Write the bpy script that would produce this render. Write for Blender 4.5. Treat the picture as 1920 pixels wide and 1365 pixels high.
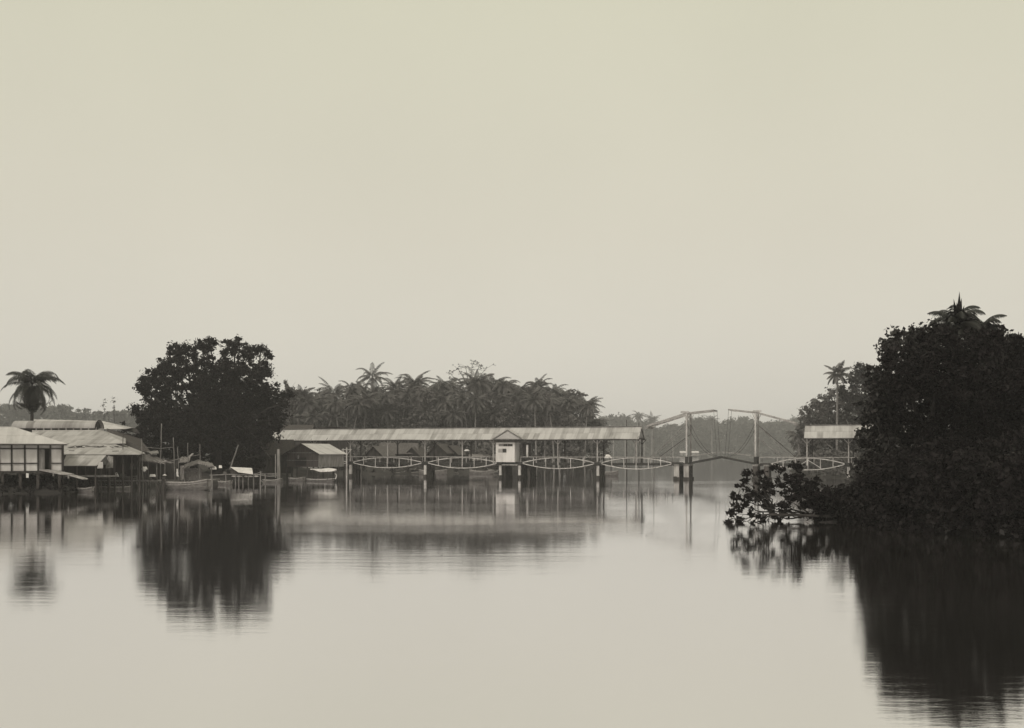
import bpy, math, random
import numpy as np
from mathutils import Vector, Matrix
R = math.radians
for o in list(bpy.data.objects): bpy.data.objects.remove(o)
scene = bpy.context.scene
COL = scene.collection

# ------------------------------------------------------------------ camera
F, CX, HY, CH = 2000.0, 960.0, 848.0, 3.77     # focal length in px of a 1920 wide plate, horizon row, eye height
cam = bpy.data.cameras.new('camera'); camo = bpy.data.objects.new('camera', cam); COL.objects.link(camo)
cam.sensor_fit = 'HORIZONTAL'; cam.sensor_width = 36.0; cam.lens = F/1920*36.0
cam.shift_y = (HY-682.5)/1920.0                 # rising front of a plate camera
cam.clip_start = 0.5; cam.clip_end = 9000
camo.location = (0, 0, CH); camo.rotation_euler = (R(90), 0, 0)
scene.camera = camo
# ------------------------------------------------------------------ sky
SUN_EL, SUN_AZ = 48.0, 200.0     # behind the camera, a little to the left (azimuth clockwise from +Y)
world = bpy.data.worlds.new("World"); scene.world = world; world.use_nodes = True
nt = world.node_tree; N = nt.nodes; L = nt.links; N.clear()
out = N.new('ShaderNodeOutputWorld'); bg = N.new('ShaderNodeBackground')
sky = N.new('ShaderNodeTexSky'); sky.sky_type = 'NISHITA'; sky.sun_disc = False
sky.sun_elevation = R(SUN_EL); sky.sun_rotation = R(SUN_AZ); sky.dust_density = 6; sky.air_density = 1.5
bw = N.new('ShaderNodeRGBToBW'); mx = N.new('ShaderNodeMath'); mx.operation = 'MAXIMUM'; mx.inputs[1].default_value = 1.5
pw = N.new('ShaderNodeMath'); pw.operation = 'POWER'; pw.inputs[1].default_value = 0.05
tc = N.new('ShaderNodeTexCoord'); nz = N.new('ShaderNodeTexNoise'); nz.inputs['Scale'].default_value = 1.6; nz.inputs['Detail'].default_value = 5
nm = N.new('ShaderNodeMapRange'); nm.inputs[1].default_value = .3; nm.inputs[2].default_value = .7; nm.inputs[3].default_value = .94; nm.inputs[4].default_value = 1.04
sx = N.new('ShaderNodeSeparateXYZ')
ramp = N.new('ShaderNodeValToRGB'); cr = ramp.color_ramp
cr.elements[0].position = 0.0; cr.elements[0].color = (.710, .680, .605, 1)
cr.elements[1].position = .45; cr.elements[1].color = (.612, .598, .462, 1)
e = cr.elements.new(.2); e.color = (.655, .622, .520, 1)
mul = N.new('ShaderNodeMath'); mul.operation = 'MULTIPLY'
vm = N.new('ShaderNodeVectorMath'); vm.operation = 'SCALE'
L.new(sky.outputs[0], bw.inputs[0]); L.new(bw.outputs[0], mx.inputs[0]); L.new(mx.outputs[0], pw.inputs[0])
L.new(tc.outputs['Generated'], nz.inputs['Vector']); L.new(nz.outputs[0], nm.inputs[0])
L.new(pw.outputs[0], mul.inputs[0]); L.new(nm.outputs[0], mul.inputs[1])
L.new(tc.outputs['Generated'], sx.inputs[0]); L.new(sx.outputs[2], ramp.inputs[0])
L.new(ramp.outputs[0], vm.inputs[0]); L.new(mul.outputs[0], vm.inputs['Scale'])
L.new(vm.outputs[0], bg.inputs[0]); bg.inputs[1].default_value = 1.0
L.new(bg.outputs[0], out.inputs[0])
# ------------------------------------------------------------------ sun (thin overcast)
sl = bpy.data.lights.new('sun', 'SUN'); sl.energy = 1.2; sl.angle = R(14); sl.color = (1, .95, .84)
so = bpy.data.objects.new('sun', sl); COL.objects.link(so)
d = Vector((math.sin(R(SUN_AZ))*math.cos(R(SUN_EL)), math.cos(R(SUN_AZ))*math.cos(R(SUN_EL)), math.sin(R(SUN_EL))))
so.rotation_euler = d.to_track_quat('Z', 'Y').to_euler()
vs = scene.view_settings
scene.display_settings.display_device = 'sRGB'
vs.view_transform = 'Standard'; vs.look = 'None'; vs.exposure = 0.0; vs.gamma = 1; vs.use_curve_mapping = False
scene.render.engine = 'CYCLES'
scene.cycles.max_bounces = 6; scene.cycles.diffuse_bounces = 2; scene.cycles.glossy_bounces = 3; scene.cycles.volume_bounces = 0
scene.cycles.transparent_max_bounces = 8

# ================================================================== helpers
def W(px, py, D):
    return Vector(((px-CX)/F*D, D, CH-(py-HY)/F*D))
def X(px, D): return (px-CX)/F*D
def Z(py, D): return CH-(py-HY)/F*D
ORG = {}
def tag(o, label=None, cat=None, group=None, kind=None):
    if label: o['label'] = label
    if cat: o['category'] = cat
    if group: o['group'] = group
    if kind: o['kind'] = kind
    return o
def empty(name, loc, label=None, cat=None, group=None):
    o = bpy.data.objects.new(name, None); COL.objects.link(o); o.location = loc
    ORG[o.name] = Vector(loc); o.empty_display_size = .3
    return tag(o, label, cat, group)
def link_mesh(name, me, mat, parent=None):
    o = bpy.data.objects.new(name, me); COL.objects.link(o)
    if mat: me.materials.append(mat)
    if parent:
        o.parent = parent; ORG[o.name] = ORG[parent.name]
    return o
class MB:
    def __init__(s): s.v = []; s.f = []; s.uv = {}
    def add(s, vs, fs):
        n = len(s.v); s.v += [Vector(v) for v in vs]; s.f += [tuple(i+n for i in f) for f in fs]; return s
    def box(s, c, size, rot=0, axis=None):
        hx, hy, hz = size[0]/2, size[1]/2, size[2]/2
        m = axis if axis is not None else Matrix.Rotation(rot, 3, 'Z')
        vs = [Vector(c)+m@Vector((x*hx, y*hy, z*hz)) for x in (-1, 1) for y in (-1, 1) for z in (-1, 1)]
        return s.add(vs, [(0,1,3,2),(4,6,7,5),(0,4,5,1),(2,3,7,6),(0,2,6,4),(1,5,7,3)])
    def beam(s, a, b, w, h, up=(0,0,1)):
        a = Vector(a); b = Vector(b); d = (b-a).normalized(); u = Vector(up)
        if abs(d.dot(u)) > .98: u = Vector((math.sin(R(15)), math.cos(R(15)), 0))
        r = d.cross(u).normalized(); u = r.cross(d).normalized()
        vs = [p+r*(i*w/2)+u*(j*h/2) for p in (a, b) for i, j in ((-1,-1),(1,-1),(1,1),(-1,1))]
        return s.add(vs, [(0,1,2,3),(4,7,6,5),(0,4,5,1),(1,5,6,2),(2,6,7,3),(3,7,4,0)])
    def tube(s, pts, rs, n=8, cap=True):
        pts = [Vector(p) for p in pts]
        if not hasattr(rs, '__len__'): rs = [rs]*len(pts)
        b = len(s.v); ref = Vector((0,0,1))
        d0 = (pts[-1]-pts[0]).normalized()
        if abs(d0.z) > .8: ref = Vector((1,0,0))
        for i, p in enumerate(pts):
            d = (pts[min(i+1, len(pts)-1)]-pts[max(i-1, 0)]).normalized()
            r = d.cross(ref).normalized(); u = r.cross(d)
            for k in range(n):
                a = 2*math.pi*k/n; s.v.append(p+(r*math.cos(a)+u*math.sin(a))*rs[i])
        for i in range(len(pts)-1):
            for k in range(n):
                s.f.append((b+i*n+k, b+i*n+(k+1) % n, b+(i+1)*n+(k+1) % n, b+(i+1)*n+k))
        if cap:
            s.f.append(tuple(b+k for k in range(n))[::-1]); s.f.append(tuple(b+(len(pts)-1)*n+k for k in range(n)))
        return s
    def slab(s, a, b, c, d, th=.04, uvw=None):
        """a,b = lower edge left/right; c,d = upper edge right/left; thickness down along the normal; UV in metres on top"""
        a, b, c, d = [Vector(p) for p in (a, b, c, d)]
        n = (b-a).cross(d-a)
        if n.length < 1e-6: n = (c-b).cross(d-b)
        n.normalize()
        if n.z < 0: n = -n
        base = len(s.v); s.v += [a, b, c, d, a-n*th, b-n*th, c-n*th, d-n*th]
        du = (b-a).normalized()
        def uv(p): r = p-a; u = r.dot(du); return (u, (r-du*u).length)
        k = len(s.f); s.f.append((base, base+1, base+2, base+3)); s.uv[k] = [uv(p) for p in (a, b, c, d)]
        s.f.append((base+7, base+6, base+5, base+4)); s.uv[k+1] = [uv(p) for p in (d, c, b, a)]
        for i in range(4):
            j = (i+1) % 4; s.f.append((base+i, base+4+i, base+4+j, base+j))
        return s
    def poly(s, pts, th, dirv):
        """prism of polygon pts extruded by dirv*th"""
        dv = Vector(dirv)*th; n = len(pts); b = len(s.v)
        s.v += [Vector(p) for p in pts]+[Vector(p)+dv for p in pts]
        s.f.append(tuple(range(b, b+n))); s.f.append(tuple(range(b+2*n-1, b+n-1, -1)))
        for i in range(n):
            j = (i+1) % n; s.f.append((b+i, b+n+i, b+n+j, b+j))
        return s
    def ball(s, c, r, sc=(1,1,1), n=10, m=7):
        b = len(s.v); c = Vector(c)
        for i in range(m+1):
            th = math.pi*i/m
            for k in range(n):
                a = 2*math.pi*k/n
                s.v.append(c+Vector((math.sin(th)*math.cos(a)*sc[0], math.sin(th)*math.sin(a)*sc[1], math.cos(th)*sc[2]))*r)
        for i in range(m):
            for k in range(n):
                s.f.append((b+i*n+k, b+(i+1)*n+k, b+(i+1)*n+(k+1) % n, b+i*n+(k+1) % n))
        return s
    def build(s, name, mat, parent=None, smooth=False):
        o0 = ORG[parent.name] if parent else Vector((0,0,0))
        me = bpy.data.meshes.new(name); me.from_pydata([v-o0 for v in s.v], [], s.f)
        if s.uv:
            ul = me.uv_layers.new(name='UVMap')
            for k, uvs in s.uv.items():
                p = me.polygons[k]
                for i, li in enumerate(p.loop_indices): ul.data[li].uv = uvs[i]
        if smooth:
            for p in me.polygons: p.use_smooth = True
        me.update()
        return link_mesh(name, me, mat, parent)
def solo(name, mb, mat, label, cat, group=None, kind=None, smooth=False, at=None):
    """a thing that is one mesh; origin at `at`"""
    at = Vector(at) if at is not None else Vector((sum(v.x for v in mb.v)/len(mb.v), sum(v.y for v in mb.v)/len(mb.v), min(v.z for v in mb.v)))
    ORG['_tmp'] = at
    class Q: pass
    q = Q(); q.name = '_tmp'
    me = bpy.data.meshes.new(name); me.from_pydata([v-at for v in mb.v], [], mb.f)
    if mb.uv:
        ul = me.uv_layers.new(name='UVMap')
        for k, uvs in mb.uv.items():
            for i, li in enumerate(me.polygons[k].loop_indices): ul.data[li].uv = uvs[i]
    if smooth:
        for p in me.polygons: p.use_smooth = True
    o = link_mesh(name, me, mat); o.location = at; ORG[o.name] = at
    return tag(o, label, cat, group, kind)
def copy_tree(o, loc=None, rz=None, sc=None, label=None, group=None):
    c = o.copy(); COL.objects.link(c)
    for ch in list(o.children):
        k = ch.copy(); COL.objects.link(k); k.parent = c
        for g in ch.children:
            m = g.copy(); COL.objects.link(m); m.parent = k
    if loc is not None: c.location = loc
    if rz is not None: c.rotation_euler.z = rz
    if sc is not None: c.scale = sc if hasattr(sc, '__len__') else (sc, sc, sc)
    if label: c['label'] = label
    if group: c['group'] = group
    return c

# ================================================================== materials
def mat(name, c0, c1=None, rough=.8, scale=1.5, stretch=(1,1,1), bump=0, bscale=None, detail=6, lo=.35, hi=.65, spec=.3, coord='Object'):
    m = bpy.data.materials.new(name); m.use_nodes = True; t = m.node_tree; n = t.nodes; l = t.links
    b = n['Principled BSDF']; b.inputs['Roughness'].default_value = rough; b.inputs['Specular IOR Level'].default_value = spec
    tc = n.new('ShaderNodeTexCoord'); mp = n.new('ShaderNodeMapping'); mp.inputs['Scale'].default_value = stretch
    l.new(tc.outputs[coord], mp.inputs[0])
    nz = n.new('ShaderNodeTexNoise'); nz.inputs['Scale'].default_value = scale; nz.inputs['Detail'].default_value = detail
    l.new(mp.outputs[0], nz.inputs['Vector'])
    rp = n.new('ShaderNodeValToRGB'); rp.color_ramp.elements[0].position = lo; rp.color_ramp.elements[1].position = hi
    c1 = c1 or tuple(x*.6 for x in c0)
    rp.color_ramp.elements[0].color = (*c1, 1); rp.color_ramp.elements[1].color = (*c0, 1)
    l.new(nz.outputs[0], rp.inputs[0]); l.new(rp.outputs[0], b.inputs['Base Color'])
    if bump:
        bp = n.new('ShaderNodeBump'); bp.inputs['Strength'].default_value = bump; bp.inputs['Distance'].default_value = .05
        nb = n.new('ShaderNodeTexNoise'); nb.inputs['Scale'].default_value = bscale or scale*4; nb.inputs['Detail'].default_value = 5
        l.new(mp.outputs[0], nb.inputs['Vector']); l.new(nb.outputs[0], bp.inputs['Height']); l.new(bp.outputs[0], b.inputs['Normal'])
    return m
def g(v, w=0.0): return (v*(1.02+w), v*.985, v*(1-w*.3))
def roof_mat(name, base, dark, rust, sheet=.8, row=1.9):
    """galvanised sheets: own tone per sheet, lap lines, streaks running down, corrugation"""
    m = bpy.data.materials.new(name); m.use_nodes = True; t = m.node_tree; n = t.nodes; l = t.links
    b = n['Principled BSDF']; b.inputs['Roughness'].default_value = .6; b.inputs['Specular IOR Level'].default_value = .35
    uv = n.new('ShaderNodeUVMap'); sp = n.new('ShaderNodeSeparateXYZ'); l.new(uv.outputs[0], sp.inputs[0])
    def M(op, a, bb=None, cc=None):
        k = n.new('ShaderNodeMath'); k.operation = op
        for i, x in enumerate((a, bb, cc)):
            if x is None: continue
            if hasattr(x, 'type'): l.new(x, k.inputs[i])
            else: k.inputs[i].default_value = x
        return k.outputs[0]
    us = M('DIVIDE', sp.outputs[0], sheet); vs_ = M('DIVIDE', sp.outputs[1], row)
    fu = M('FLOOR', us); fv = M('FLOOR', vs_)
    cm = n.new('ShaderNodeCombineXYZ'); l.new(fu, cm.inputs[0]); l.new(fv, cm.inputs[1])
    wn = n.new('ShaderNodeTexWhiteNoise'); wn.noise_dimensions = '2D'; l.new(cm.outputs[0], wn.inputs['Vector'])
    mp = n.new('ShaderNodeMapping'); mp.inputs['Scale'].default_value = (2.2, .35, 1); mp.inputs['Rotation'].default_value = (0, 0, .25); l.new(uv.outputs[0], mp.inputs[0])
    n1 = n.new('ShaderNodeTexNoise'); n1.inputs['Scale'].default_value = 1.0; n1.inputs['Detail'].default_value = 7; l.new(mp.outputs[0], n1.inputs['Vector'])
    n2 = n.new('ShaderNodeTexNoise'); n2.inputs['Scale'].default_value = .5; n2.inputs['Detail'].default_value = 4; l.new(uv.outputs[0], n2.inputs['Vector'])
    v = M('MULTIPLY', wn.outputs[0], .4); v = M('ADD', v, M('MULTIPLY', n1.outputs[0], .75)); v = M('ADD', v, M('MULTIPLY', n2.outputs[0], .5))
    lap = M('LESS_THAN', M('FRACT', vs_), .05); v = M('SUBTRACT', v, M('MULTIPLY', lap, .22))
    lu = M('LESS_THAN', M('FRACT', us), .05); v = M('SUBTRACT', v, M('MULTIPLY', lu, .10))
    rp = n.new('ShaderNodeValToRGB'); e = rp.color_ramp.elements
    e[0].position = .45; e[0].color = (*rust, 1); e[1].position = 1.05; e[1].color = (*base, 1)
    k = rp.color_ramp.elements.new(.68); k.color = (*dark, 1)
    l.new(v, rp.inputs[0]); l.new(rp.outputs[0], b.inputs['Base Color'])
    wv = M('SINE', M('MULTIPLY', sp.outputs[0], 80.0))
    bp = n.new('ShaderNodeBump'); bp.inputs['Strength'].default_value = .5; bp.inputs['Distance'].default_value = .015
    l.new(wv, bp.inputs['Height']); l.new(bp.outputs[0], b.inputs['Normal'])
    return m
M = {}
M['white_paint'] = mat('white_paint', g(.52, .02), g(.28, .04), rough=.6, scale=2.5, stretch=(1,1,.4), lo=.3, hi=.6)
M['white_wall'] = mat('white_wall', g(.66, .02), g(.46, .04), rough=.7, scale=1.2, stretch=(1,1,.3), lo=.3, hi=.6)
M['grey_wood'] = mat('grey_wood', g(.24, .03), g(.12, .05), scale=3, stretch=(1,1,.3), bump=.3)
M['dark_wood'] = mat('dark_wood', g(.055, .1), g(.022, .1), scale=3, stretch=(1,1,.3), bump=.3)
M['black_iron'] = mat('black_iron', g(.035, .05), g(.018, .05), rough=.5, scale=4)
M['brown_board'] = mat('brown_board', g(.085, .12), g(.04, .12), scale=2.2, stretch=(3,3,.3), bump=.3)
M['pale_wood'] = mat('pale_wood', g(.40, .03), g(.22, .05), scale=3, stretch=(1,1,.3), bump=.2)
M['bamboo'] = mat('bamboo', g(.22, .04), g(.10, .06), scale=3, stretch=(1,1,.6), rough=.5)
M['thatch'] = mat('thatch', g(.16, .06), g(.05, .1), scale=2.5, stretch=(3,3,.6), bump=.8, bscale=12)
M['pale_thatch'] = mat('pale_thatch', g(.26, .05), g(.11, .08), scale=2.5, stretch=(3,3,.6), bump=.8, bscale=12)
M['woven'] = mat('woven', g(.17, .05), g(.08, .06), scale=9, bump=.5)
M['iron_roof'] = roof_mat('iron_roof', g(.54, .01), g(.38, .02), g(.22, .04), .8, 1.45)
M['iron_roof_old'] = roof_mat('iron_roof_old', g(.46, .02), g(.32, .03), g(.17, .06), .8, 1.9)
M['iron_roof_pale'] = roof_mat('iron_roof_pale', g(.60, .02), g(.50, .02), g(.36, .03), .8, 2.0)
M['brown_roof'] = mat('brown_roof', g(.075, .12), g(.035, .12), scale=3, stretch=(2,2,2), bump=.5)
M['canvas'] = mat('canvas', g(.72, .02), g(.55, .03), scale=1.5, bump=.3, lo=.3, hi=.6)
M['cloth_white'] = mat('cloth_white', g(.86, .01), g(.76, .01), scale=6, bump=.3)
M['cloth_dark'] = mat('cloth_dark', g(.06, .05), g(.03, .05), scale=6)
M['skin'] = mat('skin', g(.12, .08), g(.08, .08), scale=8)
M['hair'] = mat('hair', g(.012), g(.008), scale=8)
M['bark'] = mat('bark', g(.05, .1), g(.02, .1), scale=3, stretch=(3,3,.6), bump=.8)
M['palm_bark'] = mat('palm_bark', g(.24, .03), g(.12, .05), scale=2, stretch=(1,1,5), bump=.5)
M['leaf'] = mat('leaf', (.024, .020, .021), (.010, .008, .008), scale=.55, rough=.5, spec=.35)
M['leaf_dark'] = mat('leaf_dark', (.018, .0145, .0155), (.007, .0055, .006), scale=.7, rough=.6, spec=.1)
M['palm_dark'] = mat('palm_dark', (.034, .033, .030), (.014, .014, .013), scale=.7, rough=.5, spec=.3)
M['leaf_mid_hazed'] = mat('leaf_mid_hazed', (.14, .13, .13), (.07, .064, .064), scale=.35, rough=.6, spec=.3)  # paler than near leaves: part of the distance haze is in the colour
M['palm_leaf_hazed'] = mat('palm_leaf_hazed', (.13, .12, .12), (.062, .058, .058), scale=.5, rough=.5, spec=.35)  # grove fronds lightened too, some haze painted into them
M['far_leaf_hazed'] = mat('far_leaf_hazed', (.12, .118, .112), (.085, .083, .08), scale=.08, rough=.7)  # far foliage, lightened in colour to add to the haze
M['boat_hull'] = mat('boat_hull', g(.17, .05), g(.08, .07), scale=2, stretch=(1,1,3), bump=.3)
M['boat_rail'] = mat('boat_rail', g(.36, .04), g(.22, .05), scale=3)
M['boat_inside'] = mat('boat_inside', g(.05, .08), g(.03, .1), scale=3)
def ground_mat():
    m = mat('mud', g(.05, .08), g(.022, .1), scale=.5, rough=.9, bump=.6, bscale=3)
    return m
M['mud'] = ground_mat()
def water_mat():
    m = bpy.data.materials.new('river_water'); m.use_nodes = True; t = m.node_tree; n = t.nodes; l = t.links; n.clear()
    o = n.new('ShaderNodeOutputMaterial'); mixs = n.new('ShaderNodeMixShader'); df = n.new('ShaderNodeBsdfDiffuse'); gl = n.new('ShaderNodeBsdfGlossy')
    df.inputs[0].default_value = (.07, .063, .055, 1); gl.inputs[0].default_value = (.965, .958, .98, 1)
    fr = n.new('ShaderNodeFresnel'); fr.inputs[0].default_value = 1.33
    mr = n.new('ShaderNodeMapRange'); mr.inputs[1].default_value = .15; mr.inputs[2].default_value = .75; mr.inputs[3].default_value = .90; mr.inputs[4].default_value = .95
    geo = n.new('ShaderNodeNewGeometry')
    # ripples: crests across the stream, gentler in the calm reaches
    mp = n.new('ShaderNodeMapping'); mp.inputs['Scale'].default_value = (.30, 1.0, 1); mp.inputs['Rotation'].default_value = (0, 0, .06); l.new(geo.outputs['Position'], mp.inputs[0])
    n1 = n.new('ShaderNodeTexNoise'); n1.inputs['Scale'].default_value = 1.3; n1.inputs['Detail'].default_value = 8; n1.inputs['Roughness'].default_value = .62; l.new(mp.outputs[0], n1.inputs['Vector'])
    mp2 = n.new('ShaderNodeMapping'); mp2.inputs['Scale'].default_value = (.02, .075, 1); mp2.inputs['Rotation'].default_value = (0, 0, .2); l.new(geo.outputs['Position'], mp2.inputs[0])
    n2 = n.new('ShaderNodeTexNoise'); n2.inputs['Scale'].default_value = 1.0; n2.inputs['Detail'].default_value = 5; l.new(mp2.outputs[0], n2.inputs['Vector'])
    pr = n.new('ShaderNodeMapRange'); pr.inputs[1].default_value = .45; pr.inputs[2].default_value = .68; pr.inputs[3].default_value = .12; pr.inputs[4].default_value = .38; l.new(n2.outputs[0], pr.inputs[0])
    rr = n.new('ShaderNodeMapRange'); rr.inputs[1].default_value = .45; rr.inputs[2].default_value = .68; rr.inputs[3].default_value = .012; rr.inputs[4].default_value = .035; l.new(n2.outputs[0], rr.inputs[0])
    bp = n.new('ShaderNodeBump'); bp.inputs['Distance'].default_value = .03; l.new(pr.outputs[0], bp.inputs['Strength']); l.new(n1.outputs[0], bp.inputs['Height'])
    l.new(bp.outputs[0], gl.inputs['Normal']); l.new(rr.outputs[0], gl.inputs['Roughness'])
    l.new(fr.outputs[0], mr.inputs[0]); l.new(mr.outputs[0], mixs.inputs[0]); l.new(df.outputs[0], mixs.inputs[1]); l.new(gl.outputs[0], mixs.inputs[2]); l.new(mixs.outputs[0], o.inputs[0])
    return m
M['water'] = water_mat()

# ================================================================== terrain and water
# river outline (world metres, counter-clockwise): left bank away from the camera, far bank, right bank back
def P2(px, D): return (X(px, D), D)
river = [(-30, -60), (-38, 40), (-46, 75), P2(20, 97), P2(130, 99), P2(185, 110), P2(300, 119), P2(400, 130), P2(470, 140), P2(540, 152),
         P2(610, 168), P2(660, 180), P2(760, 186), P2(880, 192), P2(935, 205), P2(960, 238), P2(1125, 262), P2(1135, 320), P2(1120, 470), P2(1060, 900),
         P2(1500, 900), P2(1560, 480), P2(1500, 300), P2(1478, 220), P2(1490, 176), P2(1590, 150), P2(1600, 110), P2(1575, 80), P2(1560, 62), P2(1640, 54), P2(1760, 50), P2(1960, 46),
         (26, 20), (26, -60)]
rv = np.array(river)
def sdist(pts):
    """signed distance to the river outline, negative inside the river"""
    a = rv; b = np.roll(rv, -1, 0); dmin = np.full(len(pts), 1e9); ins = np.zeros(len(pts), bool)
    for i in range(len(a)):
        ab = b[i]-a[i]; t = np.clip(((pts-a[i])@ab)/(ab@ab), 0, 1); q = a[i]+t[:, None]*ab
        dmin = np.minimum(dmin, np.hypot(*(pts-q).T))
        c = (a[i][1] > pts[:, 1]) != (b[i][1] > pts[:, 1])
        with np.errstate(divide='ignore', invalid='ignore'):
            xi = (b[i][0]-a[i][0])*(pts[:, 1]-a[i][1])/(b[i][1]-a[i][1])+a[i][0]
        ins ^= c & (pts[:, 0] < xi)
    return np.where(ins, -dmin, dmin)
def height(pts):
    s = sdist(pts); x, y = pts.T
    n = .18*np.sin(x*.9+1.3*np.sin(y*.7))+.14*np.sin(y*1.3+x*.35)+.07*np.sin(x*2.9+y*2.1)
    z = np.where(s < 0, np.maximum(s*.35, -2.2), np.minimum(s*.22, 1.0)+n*np.clip(s/2, 0, 1))
    rb = np.clip((x-22)/8, 0, 1)*np.clip((150-y)/30, 0, 1)      # the right bank rises behind the near trees
    z = np.where(s > 0, z+rb*np.clip(s-1, 0, 14)*.28, z)
    return z
def gh(x, y): return float(height(np.array([[x, y]], float))[0])
xs = np.unique(np.concatenate([np.linspace(-3500, -200, 24), np.linspace(-200, -70, 40), np.arange(-70, 60, 1.2), np.linspace(60, 300, 60), np.linspace(300, 3500, 24)]))
ys = np.unique(np.concatenate([np.linspace(-1500, -20, 14), np.arange(-20, 36, 3.0), np.arange(36, 215, 1.2), np.linspace(215, 700, 120), np.linspace(700, 3500, 24)]))
gx, gy = np.meshgrid(xs, ys); P = np.stack([gx.ravel(), gy.ravel()], 1); hz = height(P)
nx, ny = len(xs), len(ys)
idx = np.arange(nx*ny).reshape(ny, nx)
fc = np.stack([idx[:-1, :-1], idx[:-1, 1:], idx[1:, 1:], idx[1:, :-1]], -1).reshape(-1, 4)
me = bpy.data.meshes.new('ground'); me.from_pydata(np.column_stack([P, hz]).tolist(), [], fc.tolist())
for p in me.polygons: p.use_smooth = True
tag(link_mesh('ground', me, M['mud']), kind='structure')
me = bpy.data.meshes.new('river'); me.from_pydata([(-3400, -1400, 0), (3400, -1400, 0), (3400, 3400, 0), (-3400, 3400, 0)], [], [(0, 1, 2, 3)])
tag(link_mesh('river', me, M['water']), kind='structure')

# ================================================================== foliage
def leaves_mesh(name, centers, radii, per, leaf, seed, ratio=.5, flat=.75, up=.35):
    """clumps of small kite-shaped leaves; centers (n,3), radii (n,), per = leaves per clump"""
    r = np.random.RandomState(seed); n = len(centers)
    c = np.repeat(np.asarray(centers, float), per, 0); rad = np.repeat(np.asarray(radii, float), per)
    m = len(c)
    dv = r.normal(size=(m, 3)); dv /= np.linalg.norm(dv, axis=1)[:, None]
    rr = np.minimum(np.abs(r.normal(size=m))*.58, 1.15)
    st = 1+.7*(r.rand(n, 3)-.5)
    p = c+dv*(rad*rr)[:, None]*np.array([1, 1, flat])*np.repeat(st, per, 0)
    nrm = r.normal(size=(m, 3))+dv*.8+np.array([0, 0, up]); nrm /= np.linalg.norm(nrm, axis=1)[:, None]
    a = np.cross(nrm, r.normal(size=(m, 3))); a /= np.linalg.norm(a, axis=1)[:, None]; b = np.cross(nrm, a)
    Lf = leaf*(.6+.8*r.rand(m)); Wd = Lf*ratio
    v = np.empty((m, 4, 3))
    v[:, 0] = p-a*(Lf/2)[:, None]; v[:, 1] = p+a*(Lf*.08)[:, None]+b*(Wd/2)[:, None]-nrm*(Lf*.08)[:, None]
    v[:, 2] = p+a*(Lf/2)[:, None]; v[:, 3] = p+a*(Lf*.08)[:, None]-b*(Wd/2)[:, None]-nrm*(Lf*.08)[:, None]
    return v.reshape(-1, 3)
def quads_to_mesh(name, v, o0):
    me = bpy.data.meshes.new(name); n = len(v); v = v-np.array(o0)
    me.vertices.add(n); me.vertices.foreach_set('co', v.astype(np.float32).ravel())
    me.loops.add(n); me.loops.foreach_set('vertex_index', np.arange(n, dtype=np.int32))
    me.polygons.add(n//4); me.polygons.foreach_set('loop_start', np.arange(0, n, 4, dtype=np.int32))
    me.update(calc_edges=True); me.validate()
    return me
def lobe_clumps(lobes, dens, rc, seed, inner=.35):
    """lobes: (center, rx, ry, rz); clump centres on and inside each lobe"""
    r = np.random.RandomState(seed); cs = []; rs = []
    for (c, rx, ry, rz) in lobes:
        k = max(3, int(dens*((rx*ry+rx*rz+ry*rz)/3)/(rc*rc)))
        dv = r.normal(size=(k, 3)); dv /= np.linalg.norm(dv, axis=1)[:, None]
        rad = np.where(r.rand(k) < inner, .25+.5*r.rand(k), .78+.27*r.rand(k))
        cs.append(np.array(c)+dv*rad[:, None]*np.array([rx, ry, rz])); rs.append(rc*(.55+.9*r.rand(k)))
    return np.concatenate(cs), np.concatenate(rs)
def limb(mb, a, b, r0, r1, seed, wig=.12, n=6, sag=0):
    rnd = random.Random(seed); a = Vector(a); b = Vector(b); L_ = (b-a).length
    pts = []; rs = []
    for i in range(n+1):
        t = i/n; p = a.lerp(b, t)
        if 0 < i < n: p += Vector((rnd.uniform(-1, 1), rnd.uniform(-1, 1), rnd.uniform(-1, 1)))*wig*L_*.4
        p.z += sag*L_*math.sin(math.pi*t)
        pts.append(p); rs.append(r0+(r1-r0)*t)
    mb.tube(pts, rs, 7); return pts
def tree(name, base, lobes, leaf, per, dens, rc, mleaf, label, cat='tree', group=None, tr=.4, seed=1, fork=.4, inner=.35, mbark=None, trunks=None, ratio=.5, twigs=True):
    base = Vector(base); root = empty(name, base, label, cat, group)
    cs, rs = lobe_clumps(lobes, dens, rc, seed, inner)
    me = quads_to_mesh('crown', leaves_mesh('crown', cs, rs, per, leaf, seed+5, ratio), base)
    link_mesh('crown', me, M[mleaf], root)
    mb = MB(); cen = sum((Vector(l[0]) for l in lobes), Vector())/len(lobes)
    top = base.lerp(cen, fork); top.z = max(top.z, base.z+.5)
    limb(mb, base-Vector((0, 0, .4)), top, tr, tr*.72, seed, .06)
    for i, l_ in enumerate(lobes):
        c = Vector(l_[0]); limb(mb, top-Vector((0, 0, tr*.3)), c, tr*.5, tr*.12, seed+i+1, .16)
        if twigs:
            rnd = random.Random(seed*7+i)
            for k in range(5):
                dv = Vector((rnd.gauss(0, 1), rnd.gauss(0, 1), rnd.gauss(.2, 1))).normalized()
                limb(mb, c, c+Vector((dv.x*l_[1], dv.y*l_[2], dv.z*l_[3]))*1.1, tr*.13, tr*.03, seed+k*13+i, .15, 4)
    mb.build('trunk', M[mbark or 'bark'], root, smooth=True)
    return root
def pl(px, py, r, D, dy=0, ry=None, rz=None):
    """a crown lobe given by where it is seen and how far off it stands"""
    k = (D+dy)/F
    return (tuple(W(px, py, D+dy)), r*k, (ry or r)*k, (rz or r)*k)

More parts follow.
